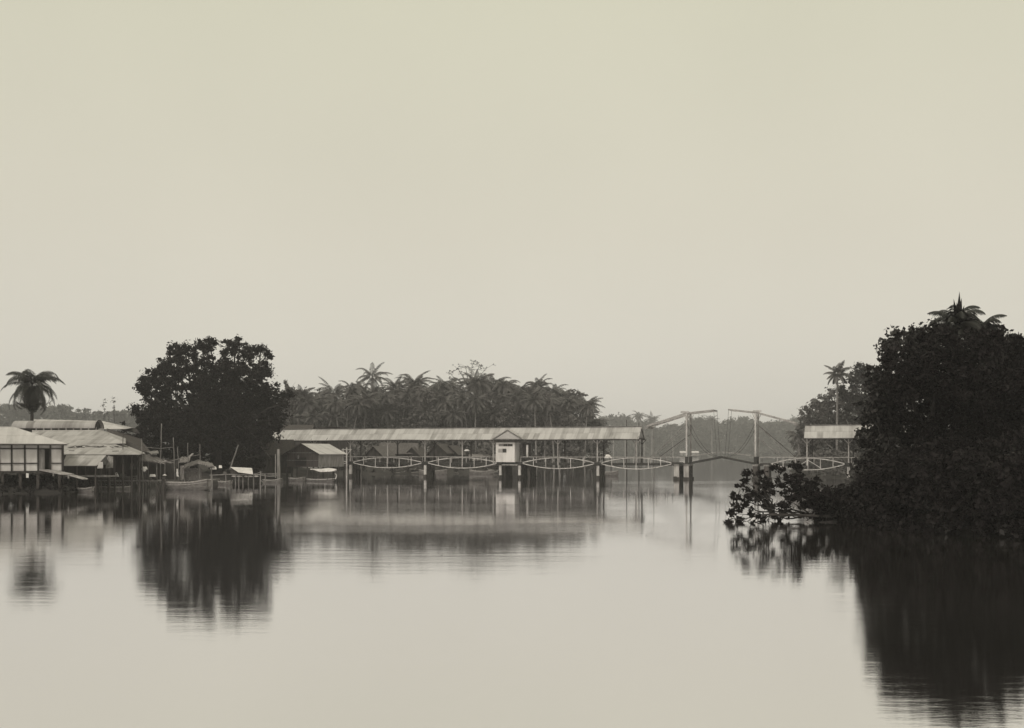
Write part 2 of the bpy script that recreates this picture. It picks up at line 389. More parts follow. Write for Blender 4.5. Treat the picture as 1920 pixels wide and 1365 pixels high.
def palm_mesh(seed, h, Lf, nfr, leafl=.9, pairs=24, lean=(0, 0), lw=.10, droop=1.0, up=70, low=38):
    """crown of arching pinnate fronds plus tapering ringed trunk, base at the origin"""
    rnd = random.Random(seed); v = []
    top = Vector((lean[0], lean[1], h))
    for k in range(nfr):
        az = 2*math.pi*(k*.618+rnd.uniform(-.05, .05)); el = R(up-(up+low)*((k+.5)/nfr)**.85+rnd.uniform(-8, 8))
        L_ = Lf*rnd.uniform(.82, 1.08)*(1-.18*(k/nfr)); n = pairs; p = top.copy(); ang = el
        hd = Vector((math.cos(az), math.sin(az), 0)); side = Vector((-hd.y, hd.x, 0)); tw = rnd.uniform(-.5, .5)
        bend = droop*rnd.uniform(.9, 1.6)
        prev = p.copy()
        for i in range(1, n+1):
            t = i/n; ang = el-bend*(t**1.4)*1.1
            dv = hd*math.cos(ang)+Vector((0, 0, 1))*math.sin(ang)
            p = prev+dv*(L_/n)
            w = .05*(1-t)+.012; nn = dv.cross(side).normalized()
            v += [prev-side*w, prev+side*w, p+side*w, p-side*w]
            if t > .12:
                ll = leafl*math.sin(math.pi*min(1, .18+.82*t)**.9)**.6*(1-.25*t)
                if t > .95: ll *= .7
                for sgn in (-1, 1):
                    dn = (side*sgn*(.82)+dv*.55+Vector((0, 0, -.42-.35*rnd.random()))+nn*tw*.3).normalized()
                    q = p+dn*ll*rnd.uniform(.8, 1.1); wv = dv*lw*.5
                    mid = p+dn*ll*.5+Vector((0, 0, .04*ll)); q.z -= .15*ll
                    v += [p-wv*.6, p+wv*.6, mid+wv, mid-wv]
                    v += [mid-wv, mid+wv, q+wv*.1, q-wv*.1]
            prev = p
    v = np.array([tuple(q) for q in v])
    mc = quads_to_mesh('palm_crown', v, (0, 0, 0))
    mb = MB(); pts = []; rs = []; n = 12
    for i in range(n+1):
        t = i/n; pts.append(Vector((lean[0]*t*t, lean[1]*t*t, -0.5+(h+.5)*t))); rs.append((.26-.12*t+(.12 if i == 0 else 0)))
    mb.tube(pts, rs, 8)
    for k in range(7):                                          # nuts under the crown
        a = k*2.4; mb.ball(top+Vector((math.cos(a)*.3, math.sin(a)*.3, -.35-.1*(k % 2))), .15, n=6, m=4)
    mt = bpy.data.meshes.new('palm_trunk'); mt.from_pydata([tuple(q) for q in mb.v], [], mb.f)
    for p_ in mt.polygons: p_.use_smooth = True
    mc.materials.append(M['palm_leaf_hazed']); mt.materials.append(M['palm_bark'])
    return mc, mt
def palm(base, meshes, label, group=None, rz=0, sc=1, name='coconut_palm'):
    root = empty(name, base, label, 'palm', group); root.rotation_euler.z = rz
    root.scale = sc if hasattr(sc, '__len__') else (sc, sc, sc)
    for nm_, me_ in (('crown', meshes[0]), ('trunk', meshes[1])):
        o = bpy.data.objects.new(nm_, me_); COL.objects.link(o); o.parent = root
    return root

#@@BRIDGE
# ================================================================== bridge
TH = R(19); DB = 154.0
ES = Vector((math.cos(TH), -math.sin(TH), 0)); ET = Vector((math.sin(TH), math.cos(TH), 0)); BO = Vector((0, DB, 0))
def B(s, t, z): return BO+ES*s+ET*t+Vector((0, 0, z))
def S(px, t=0):
    k = (px-CX)/F       # (s cos + t sin)/(DB - s sin + t cos) = k
    return (k*(DB+t*math.cos(TH))-t*math.sin(TH))/(math.cos(TH)+k*math.sin(TH))
ZD, ZR, ZE, ZT = 2.23, 3.10, 5.62, 7.38
BW_ = 3.3
def bbeam(mb, s0, t0, z0, s1, t1, z1, w, h): return mb.beam(B(s0, t0, z0), B(s1, t1, z1), w, h)
def chord(mb, s0, s1, t, rise, n=14, w=.105):
    pts = [(s0+(s1-s0)*i/n, ZD+rise*4*(i/n)*(1-i/n)) for i in range(n+1)]
    for (a, za), (b, zb) in zip(pts, pts[1:]): mb.beam(B(a, t, za), B(b, t, zb), w, w*1.1)
    return mb
def truss(root, s0, s1, t, npan=6, diag=False, white=True):
    m = M['white_paint'] if white else M['grey_wood']  # far truss is alike but greyer, its shade put into the colour
    a, b = s0+.28, s1-.28
    tr_ = chord(MB(), a, b, t, .76).build('truss', m, root)
    chord(MB(), a, b, t, -.78).build('lower_chord', m, tr_)
    for k in range(1, npan):
        f_ = k/npan; s_ = a+(b-a)*f_; h = .80*4*f_*(1-f_)
        MB().beam(B(s_, t-.02, ZD-h-.04), B(s_, t-.02, ZD+h+.04+(.30 if k in (1, npan-1) else 0)), .10, .10).build('vertical', m, tr_)
    if diag:
        for k in (2, 3):
            f0, f1 = k/npan, (k+1)/npan; sg = 1 if k == 3 else -1
            h0 = .5*sg; MB().beam(B(a+(b-a)*f0, t+.06, ZD+h0), B(a+(b-a)*f1, t+.06, ZD-h0), .07, .07).build('brace', m, tr_)
    return tr_
def pier(root, s, t0=0, t1=BW_, n=4, w=.34, top=ZD-.28, braced=False):
    cap = MB().box(B(s, (t0+t1)/2, ZD-.02), (1.0, (t1-t0)+.35, .34), -TH)
    cap.box(B(s, (t0+t1)/2, ZD-.27), (.5, (t1-t0)+.3, .16), -TH)
    c = cap.build('pier', M['black_iron'], root)
    for k in range(n):
        t = t0+.1+(t1-t0-.2)*k/(n-1)
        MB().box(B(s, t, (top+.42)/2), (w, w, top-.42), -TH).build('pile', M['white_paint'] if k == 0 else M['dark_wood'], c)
        MB().box(B(s, t, -.65), (w+.14, w+.14, 2.2), -TH).build('pile_foot', M['dark_wood'], c)
    bm = MB()
    bm.beam(B(s+.06, t0+.1, .7), B(s+.06, t1-.1, 1.8), .1, .14); bm.beam(B(s-.06, t0+.1, 1.8), B(s-.06, t1-.1, .7), .1, .14)
    bm.beam(B(s, t0+.2, 1.15), B(s, t1, 1.15), .12, .2)
    bm.build('pier_brace', M['dark_wood'], c)
    return c
def roof_post(root, s, t, z0, far=False):
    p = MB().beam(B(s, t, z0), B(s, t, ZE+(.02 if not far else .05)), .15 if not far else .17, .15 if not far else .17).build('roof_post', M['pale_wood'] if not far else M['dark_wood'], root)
    mb = MB()
    for sg in (-1, 1): mb.beam(B(s, t, ZE-.75), B(s+sg*.62, t, ZE-.06), .09, .09)
    mb.build('bracket', M['pale_wood'] if not far else M['dark_wood'], p)
    return p
def roof(root, s0, s1, name='roof'):
    mb = MB()
    rr_ = random.Random(int(s0*10)); ns = max(2, int((s1-s0)/3.4)); jit = [(rr_.uniform(-.05, .05), rr_.uniform(-.045, .045), rr_.uniform(-.04, .04)) for _ in range(ns+1)]
    for i in range(ns):
        a, b = s0+(s1-s0)*i/ns, s0+(s1-s0)*(i+1)/ns; ja, jb = jit[i], jit[i+1]; k0 = len(mb.f)
        mb.slab(B(a, -.7, ZE+ja[0]), B(b, -.7, ZE+jb[0]), B(b, BW_/2, ZT+jb[1]), B(a, BW_/2, ZT+ja[1]), .05)
        for k in (k0, k0+1): mb.uv[k] = [(u+a-s0, v) for u, v in mb.uv[k]]
        k0 = len(mb.f)
        mb.slab(B(b, BW_+.7, ZE+jb[2]), B(a, BW_+.7, ZE+ja[2]), B(a, BW_/2, ZT+ja[1]), B(b, BW_/2, ZT+jb[1]), .05)
    r = mb.build(name, M['iron_roof'], root)
    rc = MB().beam(B(s0, BW_/2, ZT+.02), B(s1, BW_/2, ZT+.02), .34, .06); rc.build('ridge_cap', M['grey_wood'], r)
    fb = MB()
    for t in (-.66, BW_+.66): fb.beam(B(s0, t, ZE-.09), B(s1, t, ZE-.09), .06, .10)
    for t in (0, BW_): fb.beam(B(s0+.1, t, ZE-.02), B(s1-.1, t, ZE-.02), .18, .20)
    fb.build('eaves_beam', M['dark_wood'], r)
    rf = MB(); n = max(2, int((s1-s0)/2.6))
    for i in range(n+1):
        s_ = s0+.12+(s1-s0-.24)*i/n
        for t in (-.6, BW_+.6): rf.beam(B(s_, t, ZE-.02), B(s_, BW_/2, ZT-.13), .08, .12)
        rf.beam(B(s_, 0, ZE), B(s_, BW_, ZE), .1, .14)
    rf.build('rafters', M['dark_wood'], r)
    return r
def deck(root, s0, s1, name='deck'):
    mb = MB(); mb.box(B((s0+s1)/2, BW_/2, ZD), (s1-s0, BW_-.3, .14), -TH)
    for t in (.16, BW_/2, BW_-.28): mb.box(B((s0+s1)/2, t, ZD-.12), (s1-s0, .12, .34), -TH)
    return mb.build(name, M['black_iron'], root)
def handrail(root, s0, s1, t, z0=ZR, z1=ZR, post=True, m='pale_wood'):
    mb = MB().beam(B(s0, t, z0), B(s1, t, z1), .09, .08)
    o = mb.build('handrail', M[m], root)
    if post:
        n = max(1, int(abs(s1-s0)/2.2))
        for i in range(n+1):
            f_ = i/n; s_ = s0+(s1-s0)*f_; zz = z0+(z1-z0)*f_; MB().beam(B(s_, t, zz-.86), B(s_, t, zz-.03), .07, .07).build('rail_post', M[m], o)
    return o
s_left = S(500); piers = [S(657), S(797), S(938), S(974), S(1121), S(1266)]
br = empty('covered_bridge', B(piers[0], 0, 0), 'long roofed timber footbridge on lens shaped white trusses crossing the river', 'bridge')
for s_ in piers: pier(br, s_)
deck(br, s_left-2, S(1284))
spans = [(S(519), piers[0]), (piers[0], piers[1]), (piers[1], piers[2]), (piers[3], piers[4]), (piers[4], piers[5])]
for a, b in spans:
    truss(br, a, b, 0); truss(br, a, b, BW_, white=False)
mbp = MB(); mbp.box(B((piers[2]+piers[3])/2, -.02, ZD-.27), (piers[3]-piers[2]+.5, .14, .16), -TH)
mbp.build('platform_beam', M['white_paint'], br)
s_re = S(1199)
roof(br, s_left, s_re)
for px in (588, 657, 727, 797, 867, 925, 1046, 1120, 1193):
    s_ = S(px); roof_post(br, s_, 0, ZD-.2)
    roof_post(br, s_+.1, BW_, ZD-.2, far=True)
roof_post(br, S(1183), BW_, ZD-.2, far=True)
handrail(br, S(610), S(931), -.12); handrail(br, S(977), S(1284), -.12)
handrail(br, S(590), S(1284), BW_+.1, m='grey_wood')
# slight gable over the guard house in the roof slope
sg0, sg1 = S(928), S(984); sm = (sg0+sg1)/2
gb = MB()
zt = 6.95; tt = -1.1
gb.slab(B(sg0, tt, ZE+.02), B(sm, tt, zt), B(sm, 1.55, zt), B(sg0, -.6, ZE+.1), .04)
gb.slab(B(sm, tt, zt), B(sg1, tt, ZE+.02), B(sg1, -.6, ZE+.1), B(sm, 1.55, zt), .04)
gb.poly([B(sg0+.25, tt+.12, ZE+.02), B(sg1-.25, tt+.12, ZE+.02), B(sm, tt+.12, zt-.1)], .05, ET)
gbo = gb.build('porch_gable', M['iron_roof_old'], br)
vg = MB()
vg.beam(B(sg0-.1, tt-.03, ZE+.0), B(sm, tt-.03, zt+.04), .04, .06); vg.beam(B(sm, tt-.03, zt+.04), B(sg1+.1, tt-.03, ZE), .04, .06); vg.box(B(sm, tt-.03, zt-.02), (.2, .05, .1), -TH)
vg.build('verge_board', M['grey_wood'], gbo)
lz = MB()                                                       # fretwork valance below it
r_ = random.Random(5)
for i in range(22):
    s_ = sg0+.5+(sg1-sg0-1.1)*i/21; lz.box(B(s_, tt+.15, ZE-.10-r_.uniform(0, .06)), (.09, .05, .22+r_.uniform(0, .1)), -TH)
lz.box(B(sm+.3, tt+.2, ZE-.30), (sg1-sg0-.2, .06, .06), -TH)
lz.build('valance', M['dark_wood'], gbo)
# guard house (stands on the bridge)
h0, h1 = S(933), S(968)
gh_ = empty('guard_house', B((h0+h1)/2, -.3, ZD), 'small white guard house with windows standing on the middle of the roofed bridge', 'guard house')
t0, t1 = -.75, 1.35; zb, zh = ZD+.13, 5.18
w0, w1, wz0, wz1 = h0+.28*(h1-h0)/2.7+.2, h0+.56*(h1-h0), 3.72, 4.28
wl = MB()
def bq(mb, sa, sb, za, zb_, t=t0, th=.08): return mb.box(B((sa+sb)/2, t+th/2, (za+zb_)/2), (sb-sa, th, zb_-za), -TH)
wa, wb = h0+.38, h0+1.62           # sliding window
ua, ub = h0+.42, h1-.30             # high transom lights
bq(wl, h0, wa, zb, 4.62); bq(wl, wb, h1, zb, 4.62); bq(wl, wa, wb, zb, wz0); bq(wl, wa, wb, wz1, 4.62)
bq(wl, h0, ua, 4.62, zh); bq(wl, ub, h1, 4.62, zh); bq(wl, ua, ub, 4.98, zh)
wl.box(B(h1-.04, (t0+t1)/2+.06, (zb+zh)/2), (.08, t1-t0-.14, zh-zb), -TH)
wl.box(B(h0+.04, (t0+t1)/2+.06, (zb+zh)/2), (.08, t1-t0-.14, zh-zb), -TH)
wl.box(B((h0+h1)/2, t1, (zb+zh)/2), (h1-h0, .08, zh-zb), -TH)
wl.build('wall', M['white_wall'], gh_)
wn = MB(); bq(wn, wa, (wa+wb)/2, wz0, wz1, t0+.03, .03); wnn = wn.build('window_shutter', M['pale_wood'], gh_)
wn = MB(); bq(wn, (wa+wb)/2+.02, wb, wz0, wz1, t0+.06, .02); wn.build('window', M['black_iron'], gh_)
for a, b in ((0, .3), (.34, .62), (.66, .98)):
    wn = MB(); bq(wn, ua+(ub-ua)*a, ua+(ub-ua)*b, 4.64, 4.96, t0+.05, .02); wn.build('transom_window', M['dark_wood'] if a else M['grey_wood'], gh_)
rf = MB().box(B((h0+h1)/2+.4, .2, zh+.06), (h1-h0+1.6, 2.6, .08), -TH); rf.build('roof', M['dark_wood'], gh_)
# lean-to behind the guard house door
sd = MB(); sd.box(B(S(990), .9, 4.2), (.10, .5, 1.9), -TH); sd.box(B(S(980), 1.6, 4.3), (1.1, .08, 1.6), -TH)
sd.build('door', M['dark_wood'], gh_)
sd = MB(); sd.box(B(S(989), -.1, 3.95), (.28, .1, 1.75), -TH); sd.build('door_jamb', M['white_paint'], gh_)
# extra depth of piles under the guard house
for s_ in (S(942), S(988)):
    q = MB()
    for k in range(4): q.box(B(s_, 1.0+k*.9, .4), (.38, .38, 3.2), -TH)
    q.box(B(s_, 2.4, 1.85), (.3, 3.6, .3), -TH); q.beam(B(s_-.5, 1.0, 1.8), B(s_+.7, 2.5, .2), .14, .14)
    q.build('raking_pile', M['dark_wood'], br)

# ---------------- drawbridge
db = empty('drawbridge', B(S(1352), 0, 0), 'double leaf drawbridge with white towers, balance beams and hanging chains', 'drawbridge')
def big_pier(root, s, w=.62, n=3, t1=BW_, near='pale_wood'):
    c = MB().box(B(s, t1/2, ZD-.22), (w+.1, t1+.4, .22), -TH).build('pier', M['grey_wood'], root)
    for k in range(n):
        t = .15+(t1-.3)*k/(n-1)
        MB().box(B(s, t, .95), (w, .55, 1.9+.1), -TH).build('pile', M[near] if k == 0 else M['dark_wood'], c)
        MB().box(B(s, t, -.55), (w+.28, .8, 1.8), -TH).build('pile_foot', M['dark_wood'], c)
    for z in (.75, 1.35): MB().box(B(s, t1/2, z), (w*.8, t1-.5, .3), -TH).build('pier_brace', M['dark_wood'], c)
sT1, sT2 = S(1287), S(1416)
big_pier(db, S(1269)); big_pier(db, sT1); big_pier(db, sT2, near='brown_board'); big_pier(db, S(1437), near='brown_board')
ZTOP = 9.15
def tower(s, sg):
    tw = MB().box(B(s, 2.0, ZTOP-.42), (.3, BW_-.3, .28), -TH).build('tower', M['white_paint'], db)
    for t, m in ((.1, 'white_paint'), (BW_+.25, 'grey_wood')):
        q = MB().beam(B(s, t, ZD-.1), B(s, t, ZTOP-.1), .19, .22)
        q.build('tower_post', M[m], tw)
        MB().box(B(s, t, ZD+.45), (.36, .36, 1.0), -TH).build('post_shoe', M['black_iron'], tw)
    q = MB(); q.box(B(s-.25*sg, .1, ZTOP+.12), (1.1, .30, .24), -TH); q.box(B(s, 1.7, ZTOP-.02), (.4, BW_-.6, .22), -TH)
    q.beam(B(s, .1, ZTOP-1.5), B(s, 1.6, ZTOP-.4), .12, .12); q.beam(B(s, BW_-.1, ZTOP-1.5), B(s, 2.0, ZTOP-.4), .12, .12)
    for t in (.1, BW_+.25):
        for k_ in (-1, 1): q.beam(B(s, t, ZTOP-1.1), B(s+k_*.38, t, ZTOP-.15), .08, .08)
    q.build('head_beam', M['white_paint'], tw)
    return tw
tower(sT1, 1); tower(sT2, -1)
def beams(s, sfront, zfront, sback, zback, c):
    bm = None
    for t in (.1, BW_-.1):
        q = MB()
        zs = ZTOP-.03
        q.beam(B(sfront, t, zfront), B(s, t, zs), .15, .19); q.beam(B(s, t, zs), B(sback, t, zback), .16, .24)
        bm = q.build('balance_beam', M['pale_wood'], db)
    MB().beam(B(sfront, -.1, zfront), B(sfront, BW_-.05, zfront), .12, .14).build('cross_bar', M['grey_wood'], bm)
    MB().beam(B(sback, -.1, zback-.2), B(sback, BW_-.05, zback-.2), .5, .3).build('counterweight', M['grey_wood'], bm)
def zp(py, px, t=0):
    s = S(px, t); Y = DB-s*math.sin(TH)+t*math.cos(TH); return Z(py, Y)
beams(sT1, S(1338), zp(769, 1338), S(1213), zp(799, 1213), 1)
beams(sT2, S(1366), zp(768, 1366), S(1492), zp(793, 1492), -1)
MB().beam(B(S(1218), -.05, zp(799.5, 1218)), B(S(1250), -.05, zp(791, 1250)), .05, .07).build('beam_strap', M['black_iron'], db)
# the two leaves, nearly down, meeting at mid channel
sm_ = S(1351); zl = zp(857.5, 1351)
for a, b, nm_ in ((sT1+.25, sm_-.05, 'leaf'), (sT2-.25, sm_+.05, 'leaf')):
    q = MB()
    z0 = ZD+.02
    for t in (.25, 1.6, BW_-.3): q.beam(B(a, t, z0), B(b, t, zl), .16, .22)
    q.slab(B(a, 0.2, z0+.15), B(b, .2, zl+.15), B(b, BW_-.2, zl+.15), B(a, BW_-.2, z0+.15), .06)
    lf = q.build(nm_, M['black_iron'], db)
    q = MB()
    for t in (.2, BW_-.25): q.beam(B(a, t, z0+1.0), B(b, t, zl+.75), .04, .04)
    q.build('leaf_rail', M['pale_wood'], lf)
    c_ = b-(.9 if b > a else -.9)
    q = MB().box(B(c_, 1.6, zl-.12-.03), (.55, BW_-1, .18), -TH); q.build('leaf_bearer', M['black_iron'], lf)
def chain(s0, t0, z0, s1, t1, z1, sag, r=.035, name='chain', m='black_iron', n=14, k=1.0):
    pts = []
    for i in range(n+1):
        f_ = i/n; pts.append(B(s0+(s1-s0)*f_, t0+(t1-t0)*f_, z0+(z1-z0)*f_-sag*4*f_*(1-f_)))
    MB().tube(pts, r, 5).build(name, M[m], db)
for (pt, st, pb) in ((1338, sT1, 1344), (1366, sT2, 1359)):
    sf = S(pt); zf = zp(769, pt); sb_ = S(pb)
    for t in (.1, BW_-.1): chain(sf, t, zf, sb_, t, zl+.1, 0, .02, 'hanging_chain')
    for t in (.1, BW_-.1): chain(st, t, ZTOP-1.35, S(1343 if pt < 1350 else 1362), t, zl+.12, 1.15, .026, 'hauling_chain')
for st, sg, ends in ((sT1, -1, ((1.5, 1222), (2.9, 1228), (3.6, 1240), (1.9, 1216), (3.4, 1250), (1.7, 1209))), (sT2, 1, ((1.4, 1483), (1.6, 1489), (3.1, 1470), (3.5, 1459), (3.3, 1476), (1.8, 1494)))):
    for i, (dz, pe) in enumerate(ends):
        t = .1 if i % 2 == 0 else BW_-.1
        MB().beam(B(st, t, ZTOP-dz), B(S(pe), t, ZD+.85), .075 if i < 2 else .05, .075 if i < 2 else .05).build('stay', M['grey_wood'] if i != 1 else M['dark_wood'], db)

# ---------------- right hand covered span
br2 = empty('covered_bridge', B(S(1587), 0, 0), 'short roofed bridge span on the right, half hidden by dark trees', 'bridge')
deck(br2, S(1424), S(1700))
truss(br2, S(1437)+.3, S(1590), 0, diag=True); truss(br2, S(1437)+.3, S(1590), BW_, white=False)
pier(br2, S(1591)); truss(br2, S(1591), S(1700), 0); pier(br2, S(1700))
roof(br2, S(1508), S(1705))
for px in (1513, 1591, 1690):
    roof_post(br2, S(px), 0, ZD-.2 if px < 1550 else -.6); roof_post(br2, S(px)+.5, BW_, ZD-.2, far=True)
q = MB().beam(B(S(1540), 0, ZE-.1), B(S(1560), 0, ZE-1.3), .07, .07); q.build('knee_brace', M['grey_wood'], br2)
handrail(br2, S(1424), S(1705), -.12); handrail(br2, S(1424), S(1705), BW_+.1, m='grey_wood')

# lamp-less service post with cross arms, by the left abutment
p0 = B(S(653), -.5, 0)
sp_ = empty('mooring_gantry', p0, 'white post with a crossarm and two slanting braces beside the roofed bridge', 'post')
q = MB().beam(p0+Vector((0, 0, -1.2)), p0+Vector((0, 0, zp(839, 653))), .17, .17); q.build('post', M['white_paint'], sp_)
zc = zp(843, 653); q = MB().beam(p0+Vector((-.75, 0, zc)), p0+Vector((.75, 0, zc)), .12, .13); q.build('crossarm', M['white_paint'], sp_)
for sg in (-1, 1):
    q = MB().beam(p0+Vector((sg*.62, -.02, zc-.05)), p0+Vector((0, -.02, zc-.85)), .09, .09); q.build('brace', M['white_paint'], sp_)
for k in (-.55, 0, .55):
    q = MB().ball(p0+Vector((k, 0, zc+.14)), .06, n=6, m=4); q.build('insulator', M['white_paint'], sp_)
#@@TREES
# ================================================================== trees
# --- big dark tree on the left bank
D0 = 143.0
lobs = [(296, 700, 17), (312, 684, 16), (272, 722, 16), (284, 712, 14), (300, 735, 30), (268, 778, 17), (290, 780, 30), (330, 663, 16), (346, 656, 12), (340, 700, 34), (325, 770, 42), (300, 815, 36), (379, 648, 14), (392, 650, 15), (366, 668, 13), (395, 700, 36), (400, 760, 52),
        (380, 820, 48), (428, 652, 15), (446, 650, 17), (462, 656, 16), (450, 705, 42), (455, 770, 52), (450, 825, 42), (489, 654, 12), (502, 664, 10), (494, 690, 18), (490, 730, 30), (505, 770, 30), (505, 805, 26), (265, 835, 20), (420, 855, 30), (350, 850, 30), (472, 866, 22), (312, 858, 22), (524, 742, 12), (543, 738, 8), (536, 756, 9), (524, 778, 14), (256, 768, 9)]
lobs += [(400, 800, 50), (350, 805, 40), (455, 805, 46), (410, 740, 44), (300, 790, 30)]
rnd = random.Random(3)
L0 = [pl(x, y, r_, D0, rnd.uniform(-4, 5) if i_ < len(lobs)-5 else -5, ry=r_*1.25) for i_, (x, y, r_) in enumerate(lobs)]
bt = tree('broadleaf_tree', (X(410, 143), 143, gh(X(410, 143), 143)), L0, .40, 60, 4.6, .66, 'leaf_dark', 'huge dark spreading tree on the left bank, taller than all the huts', tr=.6, seed=4, fork=.38, inner=.4)
# secondary growth under and beside it
def shrub(px, py, r_, D, label, n=4, seed=0, leaf=.35, m='leaf_dark', dens=1.8, per=80, rc=.6, name='shrub', group=None, spread=.8, tr=.12, cat='shrub'):
    rn = random.Random(seed)
    ls = [pl(px+rn.uniform(-1, 1)*r_*spread, py+rn.uniform(-.7, .5)*r_*.6, r_*rn.uniform(.45, .7), D, rn.uniform(-1, 1)*r_*D/F*.6) for _ in range(n)]
    x, y = X(px, D), D
    return tree(name, (x, y, max(gh(x, y), -.3)), ls, leaf, per, dens, rc, m, label, cat, group, tr=tr, seed=seed+30, fork=.35, twigs=False)
shrub(250, 825, 30, 150, 'dark bushy shrub behind the tiled hip roof at the left of the big tree', 5, 1)
shrub(470, 850, 30, 152, 'dark undergrowth between the big tree and the brown gabled hut', 5, 2)
shrub(345, 865, 30, 138, 'low dark bush behind the bamboo poles under the big tree', 5, 3)
shrub(430, 868, 26, 145, 'low dark bush behind the jetty with the white sheet', 4, 4)
shrub(500, 790, 26, 150, 'feathery dark bough drooping over the left end of the bridge roof', 5, 6, leaf=.3)
# slender tree right of the big tree
tree('slender_tree', (X(548, 200), 200, gh(X(548, 200), 200)), [pl(546, 728, 16, 200), pl(556, 745, 14, 200), pl(538, 745, 12, 200), pl(548, 765, 10, 200)], .55, 60, 1.6, .8, 'leaf_mid_hazed',
     'slender grey tree just right of the huge dark tree', tr=.2, seed=31, fork=.6)
# --- palms
PM = [palm_mesh(10+i, 17.0, (5.2, 4.2, 5.6, 4.6, 3.7, 5.0, 4.4, 5.4)[i], (34, 26, 30, 36, 22, 28, 32, 20)[i], (1.05, .9, 1.1, .95, .85, 1.0, 1.0, .9)[i], 24, (.6*(i-3.5), .5*((i*2) % 3-1)), .16, (1.0, 1.25, .8, 1.1, 1.35, .9, 1.5, 1.05)[i], (72, 80, 66, 84, 70, 85, 62, 78)[i]) for i in range(8)]
GP = 'coconut palms of the grove behind the bridge'
grove = [(578, 735, 255), (598, 742, 262), (560, 752, 262), (648, 722, 252), (668, 742, 262), (702, 696, 255), (690, 730, 268), (735, 722, 262), (762, 712, 270), (785, 727, 262), (820, 716, 266), (800, 735, 258),
         (848, 713, 272), (866, 728, 262), (890, 706, 262), (905, 722, 270), (925, 714, 266), (945, 730, 262), (958, 714, 262), (985, 724, 266), (1008, 727, 272), (1030, 742, 262), (1047, 735, 268), (1070, 744, 274), (1090, 752, 266), (1108, 766, 268), (1120, 782, 266),
         (625, 745, 270), (745, 740, 256), (718, 735, 276), (972, 745, 256)]
rnd = random.Random(8)
words = {578: 'leftmost', 648: 'tall palm left of the tallest', 702: 'the tallest palm of the grove, above the left part of the bridge roof', 762: 'pointed crown just left of the middle', 890: 'full crown directly under the bare umbrella tree', 958: 'palm rising above the guard house roof', 1120: 'lowest palm at the right end of the grove, over the water'}
def palm_at(px, py, D, k, label, group, flat=1.0):
    # py: top of crown
    x = X(px, D); z0 = gh(x, D); h = Z(py, D)-1.2-z0
    sz = h/17.0
    return palm((x, D, z0), PM[k % 8], label, group, rnd.uniform(0, 6.28), (max(.9, min(1.15, sz*1.0)), max(.9, min(1.15, sz)), sz))
for i, (px, py, D) in enumerate(grove):
    lb = {578: 'leftmost full coconut palm of the grove, right of the slender tree', 648: 'rounded coconut palm just left of the tallest palm of the grove', 702: 'tallest coconut palm of the grove, above the left part of the bridge roof',
          762: 'coconut palm with a pointed crown, third clear crown of the grove', 890: 'coconut palm crown directly under the bare umbrella shaped tree', 958: 'coconut palm rising above the small white guard house',
          1120: 'lowest coconut palm at the right end of the grove beside open water'}.get(px, 'hazy grey coconut palm merging into the grove behind the bridge')
    palm_at(px, py+rnd.uniform(-1, 3), D+rnd.uniform(-3, 3), i*3, lb, GP)
for i in range(44):
    px = 555+i*12.8+rnd.uniform(-7, 7); edge = max(0, (px-1040)/80)
    py = rnd.uniform(728, 775)+edge*22
    palm_at(px, py, 244+rnd.uniform(0, 14)+edge*14, i, 'shorter coconut palm low in the grove, its crown below the skyline', 'shorter palms low in the grove')
for i in range(16):
    px = 612+i*31+rnd.uniform(-8, 8); py = rnd.uniform(712, 732)+max(0, (px-980)*.12)
    palm_at(px, py, 276+rnd.uniform(0, 10), i*5+2, 'coconut palm at the back of the grove, only its crown on the skyline', 'palms at the back of the grove')
# broadleaf trees filling the grove: three shapes, copied
protos = []
for k in range(4):
    rn = random.Random(50+k); h = 13.5
    ls = [((rn.uniform(-3.2, 3.2), 400+rn.uniform(-2.5, 2.5), h*rn.uniform(.25, .88)), rn.uniform(1.8, 3.0), rn.uniform(1.8, 3.0), rn.uniform(1.6, 2.6)) for _ in range(11)]
    protos.append(tree('grove_tree', (0, 400, 0), ls, .75, 42, 1.7, 1.1, 'leaf_mid_hazed', 'hazy round broadleaf tree between the palms of the grove', 'tree', 'broadleaf trees of the grove', tr=.28, seed=60+k, fork=.45, twigs=False))
used = set()
for i in range(44):
    px = 548+i*13.2+rnd.uniform(-6, 6); D = 258+rnd.uniform(-10, 30)
    if px > 1085: D = 270+rnd.uniform(0, 10)
    x = X(px, D); top = rnd.uniform(724, 762)+max(0, px-1060)*.6
    z0 = gh(x, D); sz = (Z(top, D)-z0)/13.5
    k = i % 4; loc = (x, D, z0); s_ = (rnd.uniform(.85, 1.15), 1, sz)
    if k not in used:
        used.add(k); o = protos[k]; o.location = loc; o.scale = s_; o.rotation_euler.z = rnd.uniform(0, 6)
    else: copy_tree(protos[k], loc, rnd.uniform(0, 6), s_)
# undergrowth of the grove and far banks (a continuous mass)
def mass(name, pts, leaf, per, rc, m, seed, label, ratio=.6):
    cs = np.array([p[:3] for p in pts]); rs = np.array([p[3] if len(p) > 3 else rc for p in pts])
    me = quads_to_mesh(name, leaves_mesh(name, cs, rs, per, leaf, seed, ratio), (0, 0, 0))
    return tag(link_mesh(name, me, M[m]), label, 'undergrowth', None, 'stuff')
rn = random.Random(77); pts = []
for i in range(900):
    px = rn.uniform(540, 1128); D = rn.uniform(246, 275) if px > 950 else rn.uniform(212, 262)
    x = X(px, D)
    if sdist(np.array([[x, D]]))[0] < .5: continue
    pts.append((x, D, gh(x, D)+rn.uniform(0, 1)**1.5*7.0*(.55 if D < 235 else 1), rn.uniform(1.0, 2.0)))
mass('undergrowth', pts, .7, 46, 1.4, 'leaf_mid_hazed', 5, 'dense low undergrowth filling the bank beneath the grove palms')
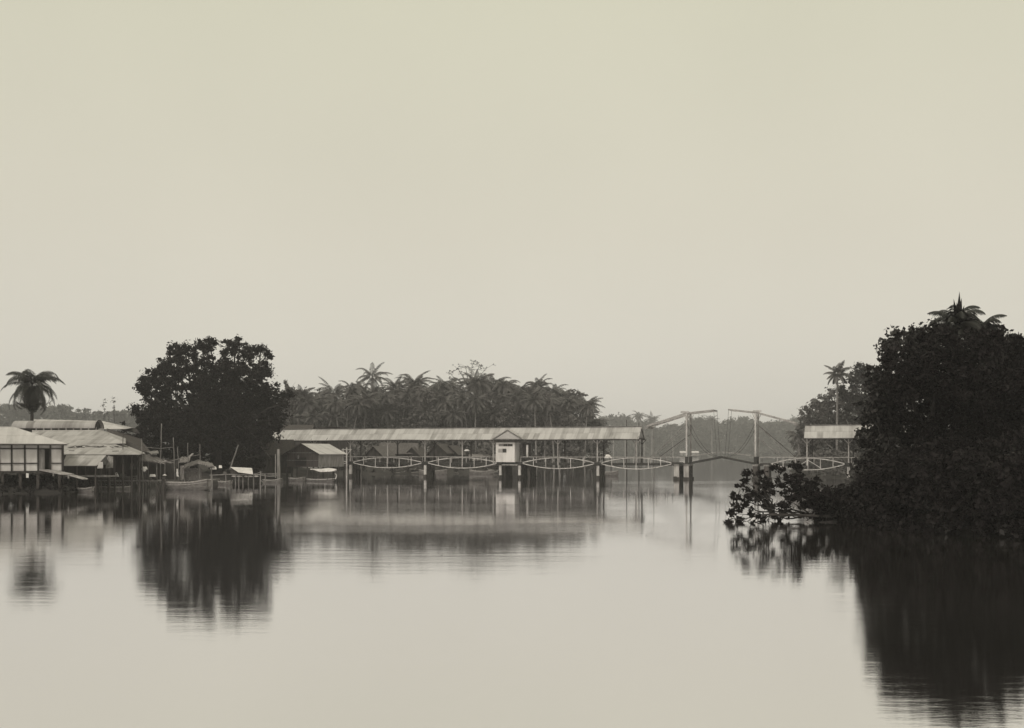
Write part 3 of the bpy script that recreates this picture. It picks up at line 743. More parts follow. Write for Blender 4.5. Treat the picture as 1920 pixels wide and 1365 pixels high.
# flat-topped bare tree above the grove
bx, bD = X(884, 262), 262
ub_ = empty('umbrella_tree', (bx, bD, gh(bx, bD)), 'nearly bare umbrella shaped tree rising above the middle of the palm grove', 'tree')
mb = MB(); fk = W(880, 722, bD); limb(mb, Vector((bx, bD, gh(bx, bD)-.3)), fk, .4, .25, 2, .04)
rn = random.Random(9); tips = []
for (px, py) in ((842, 698), (858, 690), (872, 686), (886, 683), (900, 683), (913, 690), (866, 700), (895, 692), (850, 712)):
    a = W(px, py, bD+rn.uniform(-4, 4)); j = fk.lerp(a, .45)+Vector((0, 0, -.6)); limb(mb, fk, j, .16, .1, rn.random(), .08, 3); limb(mb, j, a, .09, .03, rn.random(), .1, 4)
    for k in range(5):
        b_ = a+Vector((rn.uniform(-1.8, 1.8), rn.uniform(-1.5, 1.5), rn.uniform(-.3, .9))); limb(mb, a.lerp(j, .3*rn.random()), b_, .035, .015, rn.random(), .15, 3); tips.append(tuple(b_))
mb.build('trunk', M['bark'], ub_)
link_mesh('crown', quads_to_mesh('crown', leaves_mesh('c', np.array(tips), np.full(len(tips), .6), 7, .38, 3, .5, .4), ORG[ub_.name]), M['leaf_mid_hazed'], ub_)
# flat-topped tree at right end
tree('broadleaf_tree', (X(1075, 262), 262, gh(X(1075, 262), 262)), [pl(1062, 740, 12, 262, rz=7), pl(1080, 738, 13, 262, rz=6), pl(1090, 748, 12, 262), pl(1065, 755, 16, 262), pl(1092, 768, 16, 262)], .6, 50, 1.6, .9, 'leaf_mid_hazed',
     'hazy flat topped tree near the right end of the grove', tr=.3, seed=71)
# --- hazy far bank seen through the drawbridge
rn = random.Random(12); pts = []
prof = [(1080, 800), (1140, 778), (1165, 782), (1200, 792), (1240, 800), (1280, 796), (1305, 782), (1330, 785), (1350, 792), (1370, 786), (1400, 784), (1430, 790), (1460, 788), (1500, 780), (1540, 775), (1620, 760), (1760, 750)]
def ptop(prof, px):
    for (a, ya), (b, yb) in zip(prof, prof[1:]):
        if a <= px <= b: return ya+(yb-ya)*(px-a)/(b-a)
    return prof[-1][1]
for i in range(4200):
    px = rn.uniform(1080, 1760); D = rn.uniform(915, 1000); tp = ptop(prof, px)+rn.uniform(0, 9)
    z1 = Z(tp, D); pts.append((X(px, D), D, max(.5, z1*rn.random()**.8), rn.uniform(2.4, 4.6)))
mass('far_wood', pts, 2.4, 34, 2.5, 'far_leaf_hazed', 8, 'pale hazy wood along the far bank seen through the drawbridge')
for i, (px, py) in enumerate(((1172, 776), (1192, 770), (1222, 777), (1150, 782), (1208, 786), (1335, 781), (1262, 792))):
    o = palm_at(px, py, 560 if px < 1250 else 640, i, 'pale palm top standing out of the hazy far wood', 'far palms beyond the drawbridge')
    o.location.z = 0.3; D_ = 640; hh = Z(py-5, 900)/20.5; o.location.x = X(px, 905); o.location.y = 905; o.scale = (1.9, 1.9, hh)
# left distance
rn = random.Random(13); pts = []
prof2 = [(-80, 760), (60, 756), (110, 756), (135, 764), (160, 768), (200, 772), (240, 766), (300, 775), (620, 790)]
for i in range(3000):
    px = rn.uniform(-80, 620); D = rn.uniform(630, 700); tp = ptop(prof2, px)+rn.uniform(0, 8)
    z1 = Z(tp, D); pts.append((X(px, D), D, max(.5, z1*rn.random()**.8), rn.uniform(1.8, 3.5)))
mass('far_wood', pts, 1.8, 34, 2, 'far_leaf_hazed', 18, 'pale hazy wood in the distance behind the left roofs')
for px, py, lb in ((195, 748, 'left one of two thin feathery trees above the far wood at left'), (214, 745, 'right one of two thin feathery trees above the far wood at left')):
    D = 425; tree('feathery_tree', (X(px, D), D, .8), [pl(px, py+6, 3, D, rz=6), pl(px+1, py+16, 5, D, rz=8), pl(px-1, py+28, 7, D, rz=9)], .6, 14, 1.6, .9, 'far_leaf_hazed', lb, tr=.2, seed=int(px), fork=.8, twigs=False)
# --- left edge palm
pm = palm_mesh(91, 9.0, 4.7, 64, 1.0, 30, (0, 0), .10, 1.7, 88, 72)
pm[0].materials[0] = M['palm_dark']; pm[1].materials[0] = M['bark']
D = 128; palm((X(60, D), D, Z(722, D)-9.0), pm, 'dark drooping coconut palm behind the roofs at the left edge', None, .6)
# --- mid right bank beyond the right span
D = 205
trs = [([(1535, 765, 20), (1545, 800, 24), (1520, 775, 18), (1510, 795, 18), (1500, 820, 20), (1530, 810, 22), (1505, 845, 18), (1525, 850, 24)], 'grey tree overhanging the water left of the small bridge roof', 22),
       ([(1575, 735, 18), (1590, 760, 26), (1585, 810, 30), (1560, 760, 24), (1570, 790, 28), (1555, 830, 26), (1580, 850, 30), (1545, 862, 22)], 'grey round tree behind the right bridge roof, below the lone palm', 23),
       ([(1606, 706, 12), (1614, 692, 12), (1608, 745, 22), (1610, 700, 18), (1600, 730, 24), (1615, 770, 30), (1620, 820, 34), (1630, 700, 20), (1600, 860, 30), (1640, 750, 30)], 'tall grey tree right of the lone palm and left of the black trees', 24)]
for i, (ls, lb, sd_) in enumerate(trs):
    Dd = D+i*(-8); rn = random.Random(sd_)
    tree('broadleaf_tree', (X(ls[-1][0], Dd), Dd, gh(X(ls[-1][0], Dd), Dd)), [pl(x, y, r_, Dd, rn.uniform(-3, 3)) for x, y, r_ in ls], .5, 60, 3.4, .85, 'leaf_mid_hazed' if i < 2 else 'leaf', lb, tr=.35, seed=sd_, fork=.4)
pm = palm_mesh(95, 16.0, 3.2, 20, .85, 24, (.3, 0), .15, .8, 80)
Dp = 186; palm((X(1569, Dp), Dp, Z(700, Dp)-16.0), pm, 'lone grey palm standing above the trees behind the right bridge roof', None, .9)
pm2 = palm_mesh(96, 9.0, 3.6, 20, .85, 22, (-.6, 0), .14, 1.3)
for px, py, lb, Dp in ((1500, 800, 'low palm leaning over the water at the left tip of the right bank', 196), (1535, 745, 'small palm crown poking out between the lone palm and the drawbridge', 204)):
    h_ = Z(py, Dp); palm((X(px, Dp), Dp, max(.2, gh(X(px, Dp), Dp))), pm2, lb, None, px*.1, (.9, .9, h_/11.5))
rn = random.Random(33); pts = []
for i in range(520):
    px = rn.uniform(1488, 1760); Dd = rn.uniform(155, 215); x = X(px, Dd)
    if sdist(np.array([[x, Dd]]))[0] < .3: continue
    pts.append((x, Dd, gh(x, Dd)+rn.uniform(0, 2.6), rn.uniform(.7, 1.3)))
mass('undergrowth', pts, .5, 50, 1, 'leaf_mid_hazed', 6, 'grey undergrowth on the bank behind the right bridge span')

# --- near right bank: black wall of foliage
GR = 'dark trees crowding the near right bank'
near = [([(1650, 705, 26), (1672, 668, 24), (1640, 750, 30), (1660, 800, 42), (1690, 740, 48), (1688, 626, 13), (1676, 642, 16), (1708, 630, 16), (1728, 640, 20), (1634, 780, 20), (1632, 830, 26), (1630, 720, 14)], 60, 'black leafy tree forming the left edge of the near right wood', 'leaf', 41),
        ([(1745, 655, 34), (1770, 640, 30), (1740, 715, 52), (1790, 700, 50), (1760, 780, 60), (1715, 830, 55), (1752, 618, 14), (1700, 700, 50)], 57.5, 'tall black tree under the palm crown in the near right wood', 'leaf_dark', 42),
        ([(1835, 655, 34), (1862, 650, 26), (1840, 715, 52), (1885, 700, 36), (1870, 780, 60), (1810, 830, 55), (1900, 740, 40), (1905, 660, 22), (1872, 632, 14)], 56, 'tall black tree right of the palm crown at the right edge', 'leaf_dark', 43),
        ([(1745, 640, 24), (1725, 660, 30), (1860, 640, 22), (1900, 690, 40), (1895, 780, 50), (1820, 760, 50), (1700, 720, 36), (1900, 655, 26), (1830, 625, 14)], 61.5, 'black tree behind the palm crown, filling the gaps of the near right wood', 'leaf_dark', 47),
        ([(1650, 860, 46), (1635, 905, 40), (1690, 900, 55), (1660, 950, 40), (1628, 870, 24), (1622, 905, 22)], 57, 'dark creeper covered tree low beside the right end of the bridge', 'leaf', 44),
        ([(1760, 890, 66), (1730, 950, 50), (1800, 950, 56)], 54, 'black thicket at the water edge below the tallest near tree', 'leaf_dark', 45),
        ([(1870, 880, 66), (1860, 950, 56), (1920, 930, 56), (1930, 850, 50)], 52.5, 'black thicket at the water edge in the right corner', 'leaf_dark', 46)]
for ls, Dd, lb, ml, sd_ in near:
    rn = random.Random(sd_); lx = sum(a[0] for a in ls)/len(ls); x = X(lx, Dd+3)
    tree('bank_tree', (x, Dd+3, gh(x, Dd+3)), [pl(a, b, r_, Dd, rn.uniform(-1.5, 2.5)) for a, b, r_ in ls], (.27, .27)[0], 60, 5.2, .42, ml, lb, 'tree', GR, tr=.28, seed=sd_, fork=.4, inner=.45, ratio=.55)
Dd = 62
pm = palm_mesh(97, 8.0, 2.3, 26, .75, 44, (0, 0), .055, 1.3, 84); pm[0].materials[0] = M['palm_dark']; pm[1].materials[0] = M['bark']
palm((X(1795, Dd), Dd, Z(608, Dd)-8.0), pm, 'dark palm crown rising at the very top of the near right wood', None, .3)
sp2 = MB(); a0 = W(1797, 618, Dd-.3)
for k, (px, py) in enumerate(((1788, 560), (1799, 546), (1808, 572), (1781, 580), (1794, 566), (1815, 590), (1803, 558))):
    b_ = W(px, py, Dd-.5+.1*k); mdp = a0.lerp(b_, .5)
    sd2 = Vector((.15, 0.02, 0)); sp2.add([a0-sd2*.3, a0+sd2*.3, mdp+sd2, b_, mdp-sd2, mdp+Vector((0, -.05, 0))], [(0, 1, 2, 5), (5, 2, 3), (0, 5, 4), (4, 5, 3)])
solo('sword_leaf_plant', sp2, M['leaf_dark'], 'upright dark sword shaped young leaves above the palm at top right', 'plant')
pm = palm_mesh(98, 8.0, 1.75, 20, .66, 36, (0, 0), .06, 1.15, 75); pm[0].materials[0] = M['palm_dark']; pm[1].materials[0] = M['bark']
palm((X(1840, 62.5), 62.5, Z(612, 62.5)-8.0), pm, 'second dark palm crown just right of the topmost one', None, 2.2)
# creepers, low scrub on the slope
rn = random.Random(35); pts = []
for i in range(900):
    px = rn.uniform(1560, 2150); Dd = rn.uniform(46, 120); x = X(px, Dd)
    s_ = sdist(np.array([[x, Dd]]))[0]
    if s_ < -.4 or s_ > 16: continue
    hm = .8 if px < 1620 else 2.6
    pts.append((x, Dd, gh(x, Dd)+rn.uniform(0, hm), rn.uniform(.4, .9)))
mass('undergrowth', pts, .28, 90, .7, 'leaf', 7, 'dark tangled scrub covering the slope of the near right bank')
rn = random.Random(36); pts = []
shore = [P2(1560, 62), P2(1640, 54), P2(1760, 50), P2(1960, 46), (26, 30)]
for (ax, ay), (bx_, by_) in zip(shore, shore[1:]):
    for i in range(int(math.hypot(bx_-ax, by_-ay)*34)):
        t = rn.random(); o_ = rn.uniform(-1.2, 2.2); zz = rn.random()**1.3*3.4
        if ax > 25 and o_ < 0: o_ += 1
        if ay > 58: zz *= .3+.35*t
        pts.append((ax+(bx_-ax)*t+o_*.55, ay+(by_-ay)*t+o_*.8, zz+.15, rn.uniform(.35, .7)))
mass('bank_creepers', pts, .25, 62, .6, 'leaf_dark', 8, 'black creepers and ferns hanging to the water along the near right bank')
rn = random.Random(37); pts = []
for i in range(420):
    px = rn.uniform(-120, 215); Dd = rn.uniform(95, 112); x = X(px, Dd); s_ = sdist(np.array([[x, Dd]]))[0]
    if s_ < .2 or s_ > 9: continue
    pts.append((x, Dd, gh(x, Dd)+rn.uniform(0, .35), rn.uniform(.35, .7)))
mass('bank_grass', pts, .28, 60, .5, 'leaf', 9, 'low dark grass and weeds on the bank below the panelled house')
rn = random.Random(38); pts = []
for i in range(700):
    px = rn.uniform(540, 960); Dd = rn.uniform(180, 232); x = X(px, Dd); s_ = sdist(np.array([[x, Dd]]))[0]
    if s_ < .1: continue
    pts.append((x, Dd, gh(x, Dd)+rn.uniform(0, .9), rn.uniform(.4, 1.0)))
mass('bank_scrub', pts, .4, 50, .5, 'leaf', 10, 'dark scrub between the thatched huts behind the bridge')
# spreading bush over the water
bushes = [([(1385, 925, 15), (1400, 905, 12), (1385, 950, 10), (1410, 925, 16), (1425, 895, 14), (1440, 915, 18), (1400, 885, 9), (1404, 940, 12)], 'left tip of the leafy bush reaching over the water before the bridge pier', 51, (1470, 975)),
          ([(1435, 945, 18), (1410, 968, 14), (1460, 960, 18), (1385, 975, 7), (1440, 975, 12), (1480, 940, 20), (1372, 962, 4), (1366, 980, 3)], 'low leafy boughs almost touching the water below the drawbridge pier', 52, (1560, 978)),
          ([(1470, 895, 18), (1490, 880, 10), (1500, 910, 22), (1480, 920, 18), (1530, 908, 14), (1495, 872, 6), (1455, 877, 7)], 'leafy bush top in front of the two drawbridge piers', 53, (1555, 975)),
          ([(1520, 935, 28), (1550, 925, 20), (1560, 948, 26), (1530, 958, 20), (1592, 935, 24), (1590, 962, 24)], 'dense part of the leafy bush joining the right bank', 54, (1600, 975))]
for ls, lb, sd_, (bxp, byp) in bushes:
    rn = random.Random(sd_); Dd = 58
    base = W(bxp, byp, Dd+.6); base.z = max(-.1, gh(base.x, base.y))
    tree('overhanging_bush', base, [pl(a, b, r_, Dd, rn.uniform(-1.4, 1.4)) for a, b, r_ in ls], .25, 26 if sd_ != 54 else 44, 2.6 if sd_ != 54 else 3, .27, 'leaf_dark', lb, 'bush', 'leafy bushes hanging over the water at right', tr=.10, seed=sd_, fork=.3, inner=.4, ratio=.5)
mb = MB(); limb(mb, W(1600, 965, 58), W(1440, 965, 57), .10, .05, 3, .03, 8, -.01); limb(mb, W(1600, 975, 58), W(1500, 985, 57), .07, .04, 5, .03, 5); limb(mb, W(1440, 965, 57), W(1366, 978, 57), .04, .012, 6, .08, 5)
solo('fallen_branch', mb, M['dark_wood'], 'long bare branch lying just above the water under the leafy bush', 'branch')
#@@LEFT
# ================================================================== left bank buildings
# --- pale panelled house at the left edge
D = 100.0; rt = (X(-70, D), X(118, D)); zf, ze = Z(883, D), Z(832, D)
ho = empty('panelled_house', (X(118, D), D, .3), 'pale panelled timber house on stilts at the left edge', 'house')
wl = MB(); dep = 6.0
xd0, xd1 = X(77, D), X(96, D)
wl.box(((rt[0]+xd0)/2, D+.06, (zf+ze)/2), (xd0-rt[0], .08, ze-zf)); wl.box(((xd1+rt[1])/2, D+.06, (zf+ze)/2), (rt[1]-xd1, .08, ze-zf)); wl.box(((xd0+xd1)/2, D+.06, (Z(841, D)+ze)/2), (xd1-xd0, .08, ze-Z(841, D)))
wl.box((rt[1]-.05, D+dep/2+.1, (zf+ze)/2), (.08, dep-.1, ze-zf)); wl.box((rt[0]+.05, D+dep/2+.1, (zf+ze)/2), (.08, dep-.1, ze-zf)); wl.box(((rt[0]+rt[1])/2, D+dep+.2, (zf+ze)/2), (rt[1]-rt[0], .08, ze-zf))
wl.build('wall', M['white_wall'], ho)
fr = MB()
for px in (-64, -40, -15, 10, 31, 53, 75.5, 96.5, 117): fr.box((X(px, D), D-.03, (zf+ze)/2), (.15, .12, ze-zf))
for a_, b_, py in ((-70, 118, 841.5), (-70, 76, 868.5), (97, 118, 868.5), (-70, 118, 883.5), (-70, 118, 833.5)): fr.box(((X(a_, D)+X(b_, D))/2, D-.04, Z(py, D)), (X(b_, D)-X(a_, D), .10, .10))
fr.box((rt[1]+.02, D+.3, (zf+ze)/2), (.12, .14, ze-zf)); fr.build('timber_frame', M['dark_wood'], ho)
dr = MB().box((X(82, D), D-.02, (zf+Z(842, D))/2), (X(87, D)-X(77.5, D), .06, Z(842, D)-zf)); dr.build('door', M['grey_wood'], ho)
dr = MB().box(((xd0+xd1)/2, D+1.5, (zf+ze)/2), (1.6, .05, ze-zf)); dr.build('doorway_shade', M['dark_wood'], ho)  # dark sheet behind the doorway, stands in for the shade indoors
fl = MB().box(((rt[0]+rt[1])/2, D+dep/2, zf-.12), (rt[1]-rt[0]+.2, dep+.3, .2)); fl.build('floor', M['dark_wood'], ho)
for px in (-60, -20, 15, 45, 75, 112):
    for yy in (D+.1, D+dep): st = MB().box((X(px, D), yy, (zf-.2)/2), (.24, .24, zf+.1-.1)); st.build('stilt', M['brown_board'], ho)
st = MB().box((X(57.5, D), D-.3, Z(891, D)), (.22, .1, .42)); st.build('white_stilt', M['canvas'], ho)  # short white stilt post below the floor
# hip roof
ex0, ex1, ey0, ey1 = X(-90, D), X(119, D-.8), D-.9, D+dep+.9; zr = Z(801, D+3.2); rm = (ey0+ey1)/2; rx1 = X(58, rm); rx0 = X(-70, rm)
ze2 = Z(832, D-.9)
rfm = MB(); rfm.slab((ex0, ey0, ze2), (ex1, ey0, ze2), (rx1, rm, zr), (rx0, rm, zr)); rfm.slab((ex1, ey1, ze2), (ex0, ey1, ze2), (rx0, rm, zr), (rx1, rm, zr))
rfm.slab((ex1, ey0, ze2), (ex1, ey1, ze2), (rx1, rm+.01, zr), (rx1, rm-.01, zr)); rfm.slab((ex0, ey1, ze2), (ex0, ey0, ze2), (rx0, rm-.01, zr), (rx0, rm+.01, zr))
ro = rfm.build('roof', M['iron_roof_pale'], ho)
MB().box(((ex0+ex1)/2, ey0+.05, ze2-.1), (ex1-ex0-.1, .08, .12)).build('eaves_board', M['dark_wood'], ro)
ho.rotation_euler.z = R(22)
# gangplank
gp = MB(); gp.beam(W(84, 881, 99.5), W(128, 889.5, 97), 1.1, .10); gp.beam(W(126, 888.5, 97.6), W(160, 898, 97), .7, .09)
for px, py in ((96, 884), (112, 887.5), (126, 890), (145, 895)):
    p = W(px, py, 98); pass
for k_ in (0, 1): gp.beam(W(100+k_*28, 893+k_*4, 98.4), W(100+k_*28, 885.5+k_*5, 98.4), .1, .1)
solo('gangplank', gp, M['pale_wood'], 'pale gangplank sloping from the panelled house down to the water', 'gangplank')
# --- large hall with vaulted lantern roof
Dh = 118.0
ha = empty('market_hall', (X(170, Dh), Dh, .5), 'large low hall with hipped iron roof and a vaulted ridge lantern', 'hall')
q = MB(); e0 = 111.0
# lower tier
q.slab(W(112, 852, 107), W(262, 852, 107), W(212, 831, 111.5), W(112, 831, 111.5)); q.slab(W(262, 852, 107), W(273, 849.5, 120), W(222, 829, 118), W(212, 831, 111.5))
# upper tier
q.slab(W(60, 836, 111), W(236, 831, 111), W(184, 806, 117), W(60, 806.5, 117)); q.slab(W(236, 831, 111), W(236, 822, 128), W(185, 804, 119.5), W(184, 806, 117))
q.slab(W(236, 822, 128), W(60, 823, 128), W(60, 806, 120), W(185, 804, 119.5))
q.build('roof', M['iron_roof_old'], ha)
# vault
q = MB(); r0 = .86; xa, xb = X(30, 118.5), X(186, 118.5); zc = Z(803.5, 118.5); nseg = 12
for i in range(nseg):
    a0_, a1_ = math.pi*i/nseg, math.pi*(i+1)/nseg
    p = lambda a, x: (x, 118.5+1.15-1.15*1.0+(-math.cos(a))*1.15, zc+math.sin(a)*r0)
    q.slab(p(a0_, xa), p(a0_, xb), p(a1_, xb), p(a1_, xa), .04)
q.build('lantern_vault', M['iron_roof_old'], ha)
q = MB(); q.tube([(xb+.03, 118.5-1.2*math.cos(math.pi*i/14), zc+math.sin(math.pi*i/14)*(r0+.03)) for i in range(15)], .06, 5); q.build('vault_rim', M['dark_wood'], ha)
q = MB(); q.poly([(xb-.25, 118.5-1.1*math.cos(math.pi*i/12), zc+math.sin(math.pi*i/12)*(r0-.05)) for i in range(13)], .05, (-1, 0, 0)); q.build('vault_end_shade', M['black_iron'], ha)  # open vault end: its inner shade is put in as a black sheet
q = MB()
for px in range(68, 184, 14): q.box((X(px, 117.4), 117.4, zc-.10), (.12, .1, .42))
q.build('lantern_posts', M['pale_wood'], ha)
q = MB(); q.box(((xa+xb)/2, 118.3, zc-.2), (xb-xa-.4, .8, .42)); q.build('lantern_shade', M['black_iron'], ha)  # black block filling the lantern openings, painted shade between the posts
q = MB(); q.box((X(160, 116), 116, 2.2), (X(225, 116)-X(95, 116), .12, 2.4)); q.build('wall', M['brown_board'], ha)
for px in (125, 150, 182, 203, 215, 231, 247, 262):
    p = MB().beam((X(px, 108), 108, -.3), (X(px, 108), 108, Z(854, 108)), .13, .13); p.build('post', M['dark_wood'], ha)
rn = random.Random(4)
for i in range(26):                                            # loose laths and lifted sheet edges on the tiers
    px = rn.uniform(125, 235); py = rn.choice((836, 837, 838, 845)); MB().beam(W(px, py+rn.uniform(-1, 1), 110.0-(py-836)*.2), W(px+rn.uniform(4, 14), py+rn.uniform(-1.5, 1.5), 110.0-(py-836)*.2), .05, .05).build('loose_lath', M['dark_wood'], ha)
# long roof behind
q = MB(); D2 = 138
q.slab(W(60, 806, D2-4), W(237, 804, D2-4), W(190, 789, D2), W(60, 786, D2)); q.slab(W(237, 804, D2-4), W(250, 802, D2+5), W(191, 789, D2+.2), W(190, 789, D2))
sh = empty('long_shed', W(150, 860, D2), 'long pale iron roof behind the vaulted hall', 'shed'); ORG[sh.name].z = 0; sh.location.z = 0
q.build('roof', M['iron_roof_pale'], sh); MB().box((X(150, D2), D2+1, 3.2), (X(232, D2)-X(70, D2), 4, 6.0)).build('wall', M['brown_board'], sh)
# dark thatched roof right of the hall
q = MB(); q.slab(W(205, 832, 130), W(285, 850, 122), W(262, 822, 134), W(200, 803, 134), .15)
q.slab(W(225, 803, 140), W(262, 812, 140), W(255, 803, 143), W(225, 800, 143), .15)
dk = empty('dark_hut', (X(250, 126), 126, .6), 'dark roofed hut between the pale hall and the big tree', 'hut')
q.build('roof', M['brown_roof'], dk); MB().box((X(245, 130), 130, 2.3), (4, 3, 3.4)).build('wall', M['dark_wood'], dk)
# --- small front shed
fs = empty('front_shed', (X(160, 104), 104, 0), 'small open shed with pitched iron roof on posts before the hall', 'shed')
q = MB(); q.slab(W(116, 873, 102.5), W(181, 873, 102.5), W(199, 853.5, 105), W(124, 853.5, 105)); q.slab(W(206, 871, 107.5), W(140, 871, 107.5), W(124, 853.5, 105), W(199, 853.5, 105))
q.build('roof', M['iron_roof_old'], fs)
for px, D_ in ((118, 103), (144, 103), (179, 103), (190, 105), (205, 107), (160, 107)): MB().beam((X(px, D_), D_, -.5), (X(px, D_), D_, Z(871, D_)), .10, .10).build('post', M['brown_board'], fs)
MB().slab(W(182, 878, 102.6), W(193, 878, 102.6), W(193, 866, 103), W(184, 866, 103), .04).build('side_flap', M['iron_roof_old'], fs)
MB().slab(W(198, 878, 106), W(212, 877, 106), W(212, 856, 107), W(202, 854, 107), .04).build('side_flap', M['grey_wood'], fs)
q = MB().box((X(165, 104), 104.6, Z(893, 104)), (4.4, 2.4, .12)); q.box((X(165, 104), 103.4, Z(893, 104)+.05), (4.5, .08, .14)); q.build('floor', M['grey_wood'], fs)
MB().box((X(150, 107), 107.5, Z(882, 107)), (3.6, .08, 1.2)).build('back_wall', M['dark_wood'], fs)
# --- landing stage of planks in front (px 195-300)
ls_ = empty('landing_stage', (X(250, 112), 112, 0), 'rickety plank landing stage on thin stakes between the sheds and the river', 'landing stage')
q = MB(); zq = .80
for i in range(-3, 9): q.box((X(250, 112)+.0, 111.2+i*.26, zq+(.015 if i % 2 else 0)), (X(305, 112)-X(193, 112)-.3*(i % 3), .22, .06))
q.build('deck', M['grey_wood'], ls_)
rn = random.Random(21); 
for i in range(12):
    px = 196+i*9.5+rn.uniform(-2, 2); MB().beam((X(px, 111.1), 111.1+rn.uniform(0, 1.5), -.8), (X(px+rn.uniform(-1, 1), 111), 111.1, zq-.03), .08, .08).build('stake', M['bamboo'], ls_)
q = MB(); q.tube([W(205, 902.5, 110.9), W(255, 903, 110.9), W(292, 902, 110.9)], .05, 6); q.tube([W(196, 909, 110.8), W(240, 908, 110.8)], .05, 6); q.build('side_rail', M['bamboo'], ls_)
# ladder / stool frame
q = MB()
for px in (247.5, 256.5): q.beam(W(px, 908, 110.6), W(px, 891, 110.6), .09, .07)
for py in (893, 897, 901): q.beam(W(247, py, 110.6), W(257, py, 110.6), .06, .06)
solo('wooden_trestle', q, M['grey_wood'], 'small wooden trestle frame standing on the landing stage left of the man in white', 'trestle')
# raft / dugout at the stage
def hull(mb_, a, b, beam_w, h, rise0=.3, rise1=.3, n=12, ex=.55, z0=0):
    """boat hull between two waterline points a,b (2D); returns station data"""
    a = Vector((a[0], a[1], 0)); b = Vector((b[0], b[1], 0)); d = (b-a); L_ = d.length; d.normalize(); s = Vector((-d.y, d.x, 0))
    rows = []
    for i in range(n+1):
        t = i/n; w = beam_w/2*(max(0, math.sin(math.pi*(.04+.92*t)))**ex); sh_ = h+rise0*(1-t)**3*1+rise1*t**3
        kz = -.18+(.18+h*.3)*(abs(2*t-1)**5)
        c = a+d*L_*t
        prof_ = [(-1, sh_), (-.93, sh_*.5), (-.62, kz*.5), (0, kz), (.62, kz*.5), (.93, sh_*.5), (1, sh_)]
        rows.append([c+s*(w*u)+Vector((0, 0, z0+zz)) for u, zz in prof_])
    k = len(rows[0]); base = len(mb_.v)
    for r_ in rows: mb_.v += r_
    for i in range(n):
        for j in range(k-1): mb_.f.append((base+i*k+j, base+i*k+j+1, base+(i+1)*k+j+1, base+(i+1)*k+j))
    mb_.f.append(tuple(base+j for j in range(k))); mb_.f.append(tuple(base+n*k+j for j in range(k))[::-1])
    return rows
def boat(name, a, b, w, h, label, r0=.3, r1=.3, cat='boat', m='boat_hull', group=None, rail='boat_rail', thick=.05, ex=.55):
    c = Vector(((a[0]+b[0])/2, (a[1]+b[1])/2, 0)); root = empty(name, c, label, cat, group)
    mb_ = MB(); rows = hull(mb_, a, b, w, h, r0, r1, ex=ex); mb_.build('hull', M[m], root, smooth=True)
    q = MB()
    for side in (0, -1): q.tube([r_[side]+Vector((0, 0, .02)) for r_ in rows], thick, 6)
    q.build('gunwale', M[rail], root, smooth=True)
    q = MB(); base = 0
    n = len(rows)
    for i in range(n-1):
        l0, r0_, l1, r1_ = rows[i][0]*.5+rows[i][1]*.5, rows[i][-1]*.5+rows[i][-2]*.5, rows[i+1][0]*.5+rows[i+1][1]*.5, rows[i+1][-1]*.5+rows[i+1][-2]*.5
        q.add([l0, r0_, r1_, l1], [(0, 1, 2, 3)])
    q.build('bottom_boards', M['boat_inside'], root)
    q = MB()
    for i in (3, 6, 9): q.beam(rows[i][0]-Vector((0, 0, .05)), rows[i][-1]-Vector((0, 0, .05)), .18, .04)
    q.build('thwart', M[rail], root)
    return root, rows
boat('bamboo_raft', (X(186, 108.5), 108.5), (X(246, 109.5), 109.5), .9, .16, 'low narrow dugout lying along the landing stage at left', .12, .12, 'dugout', 'grey_wood')
bigboat, rows = boat('river_boat', (X(299, 107), 109.0), (X(397, 107), 106.0), 1.7, .62, 'broad grey wooden river boat moored beside the landing stage', .12, .42, thick=.07)
q = MB()
for side in (0, -1): q.tube([r_[side]*.8+r_[1 if side == 0 else -2]*.2-Vector((0, .0, .10)) for r_ in rows], .04, 6)
q.build('rubbing_strake', M['boat_rail'], bigboat)
boat('canoe', (X(490, 133), 134), (X(527, 133), 133), .8, .22, 'small dark canoe hung between jetty and mooring pile', .1, .25, 'canoe')
# poles
GPo = 'bare bamboo poles standing among the landing stages'
def pole(px, y0, y1, D, label, r_=.05, lean=0, m='bamboo', name='bamboo_pole', group=GPo, cat='pole'):
    q = MB(); a = W(px+lean, y1, D); a.z = min(a.z, a.z); b_ = W(px, y0, D); n = 6
    q.tube([a.lerp(b_, i/n)+Vector((.02*math.sin(i*2.1), 0, 0)) for i in range(n+1)], [r_*(1.1-.4*i/n) for i in range(n+1)], 6)
    return solo(name, q, M[m], label, cat, group, smooth=True, at=a)
pole(265.5, 822, 918, 110.5, 'bamboo pole planted just left of the taller pole, right of the man in white', .055, 3)
pole(303, 794, 905, 114, 'tallest bamboo pole, standing under the left side of the big tree', .065, -3)
pole(325, 820, 900, 114, 'third bamboo pole from the left, joined to its neighbours by a crossbar', .06, 3)
pole(333, 838, 905, 111, 'short bamboo pole close to the woven screen', .05, 3)
pole(352, 830, 903, 112, 'bamboo pole rising through the pale crumpled tarpaulin', .05, 1)
pole(375, 832, 903, 113, 'rightmost upright bamboo pole above the thatched shelter', .05, 0)
pole(231, 815, 905, 109, 'dark thin pole standing against the pale lower hall roof', .05, -2, 'dark_wood')
pole(447, 834, 880, 130, 'leaning bare pole on the bank right of the big tree trunk', .09, -16, 'grey_wood')
q = MB(); q.tube([W(272, 838.5, 114), W(300, 841, 114), W(324, 838.5, 114)], .035, 6)
solo('crossbar_pole', q, M['bamboo'], 'thin bamboo crossbar tied between three tall poles', 'pole')
q = MB(); q.tube([W(318, 865, 113), W(345, 858, 113), W(374, 852.5, 113)], .035, 6)
solo('crossbar_pole', q, M['bamboo'], 'slanting bamboo tied to the rightmost upright pole', 'pole')
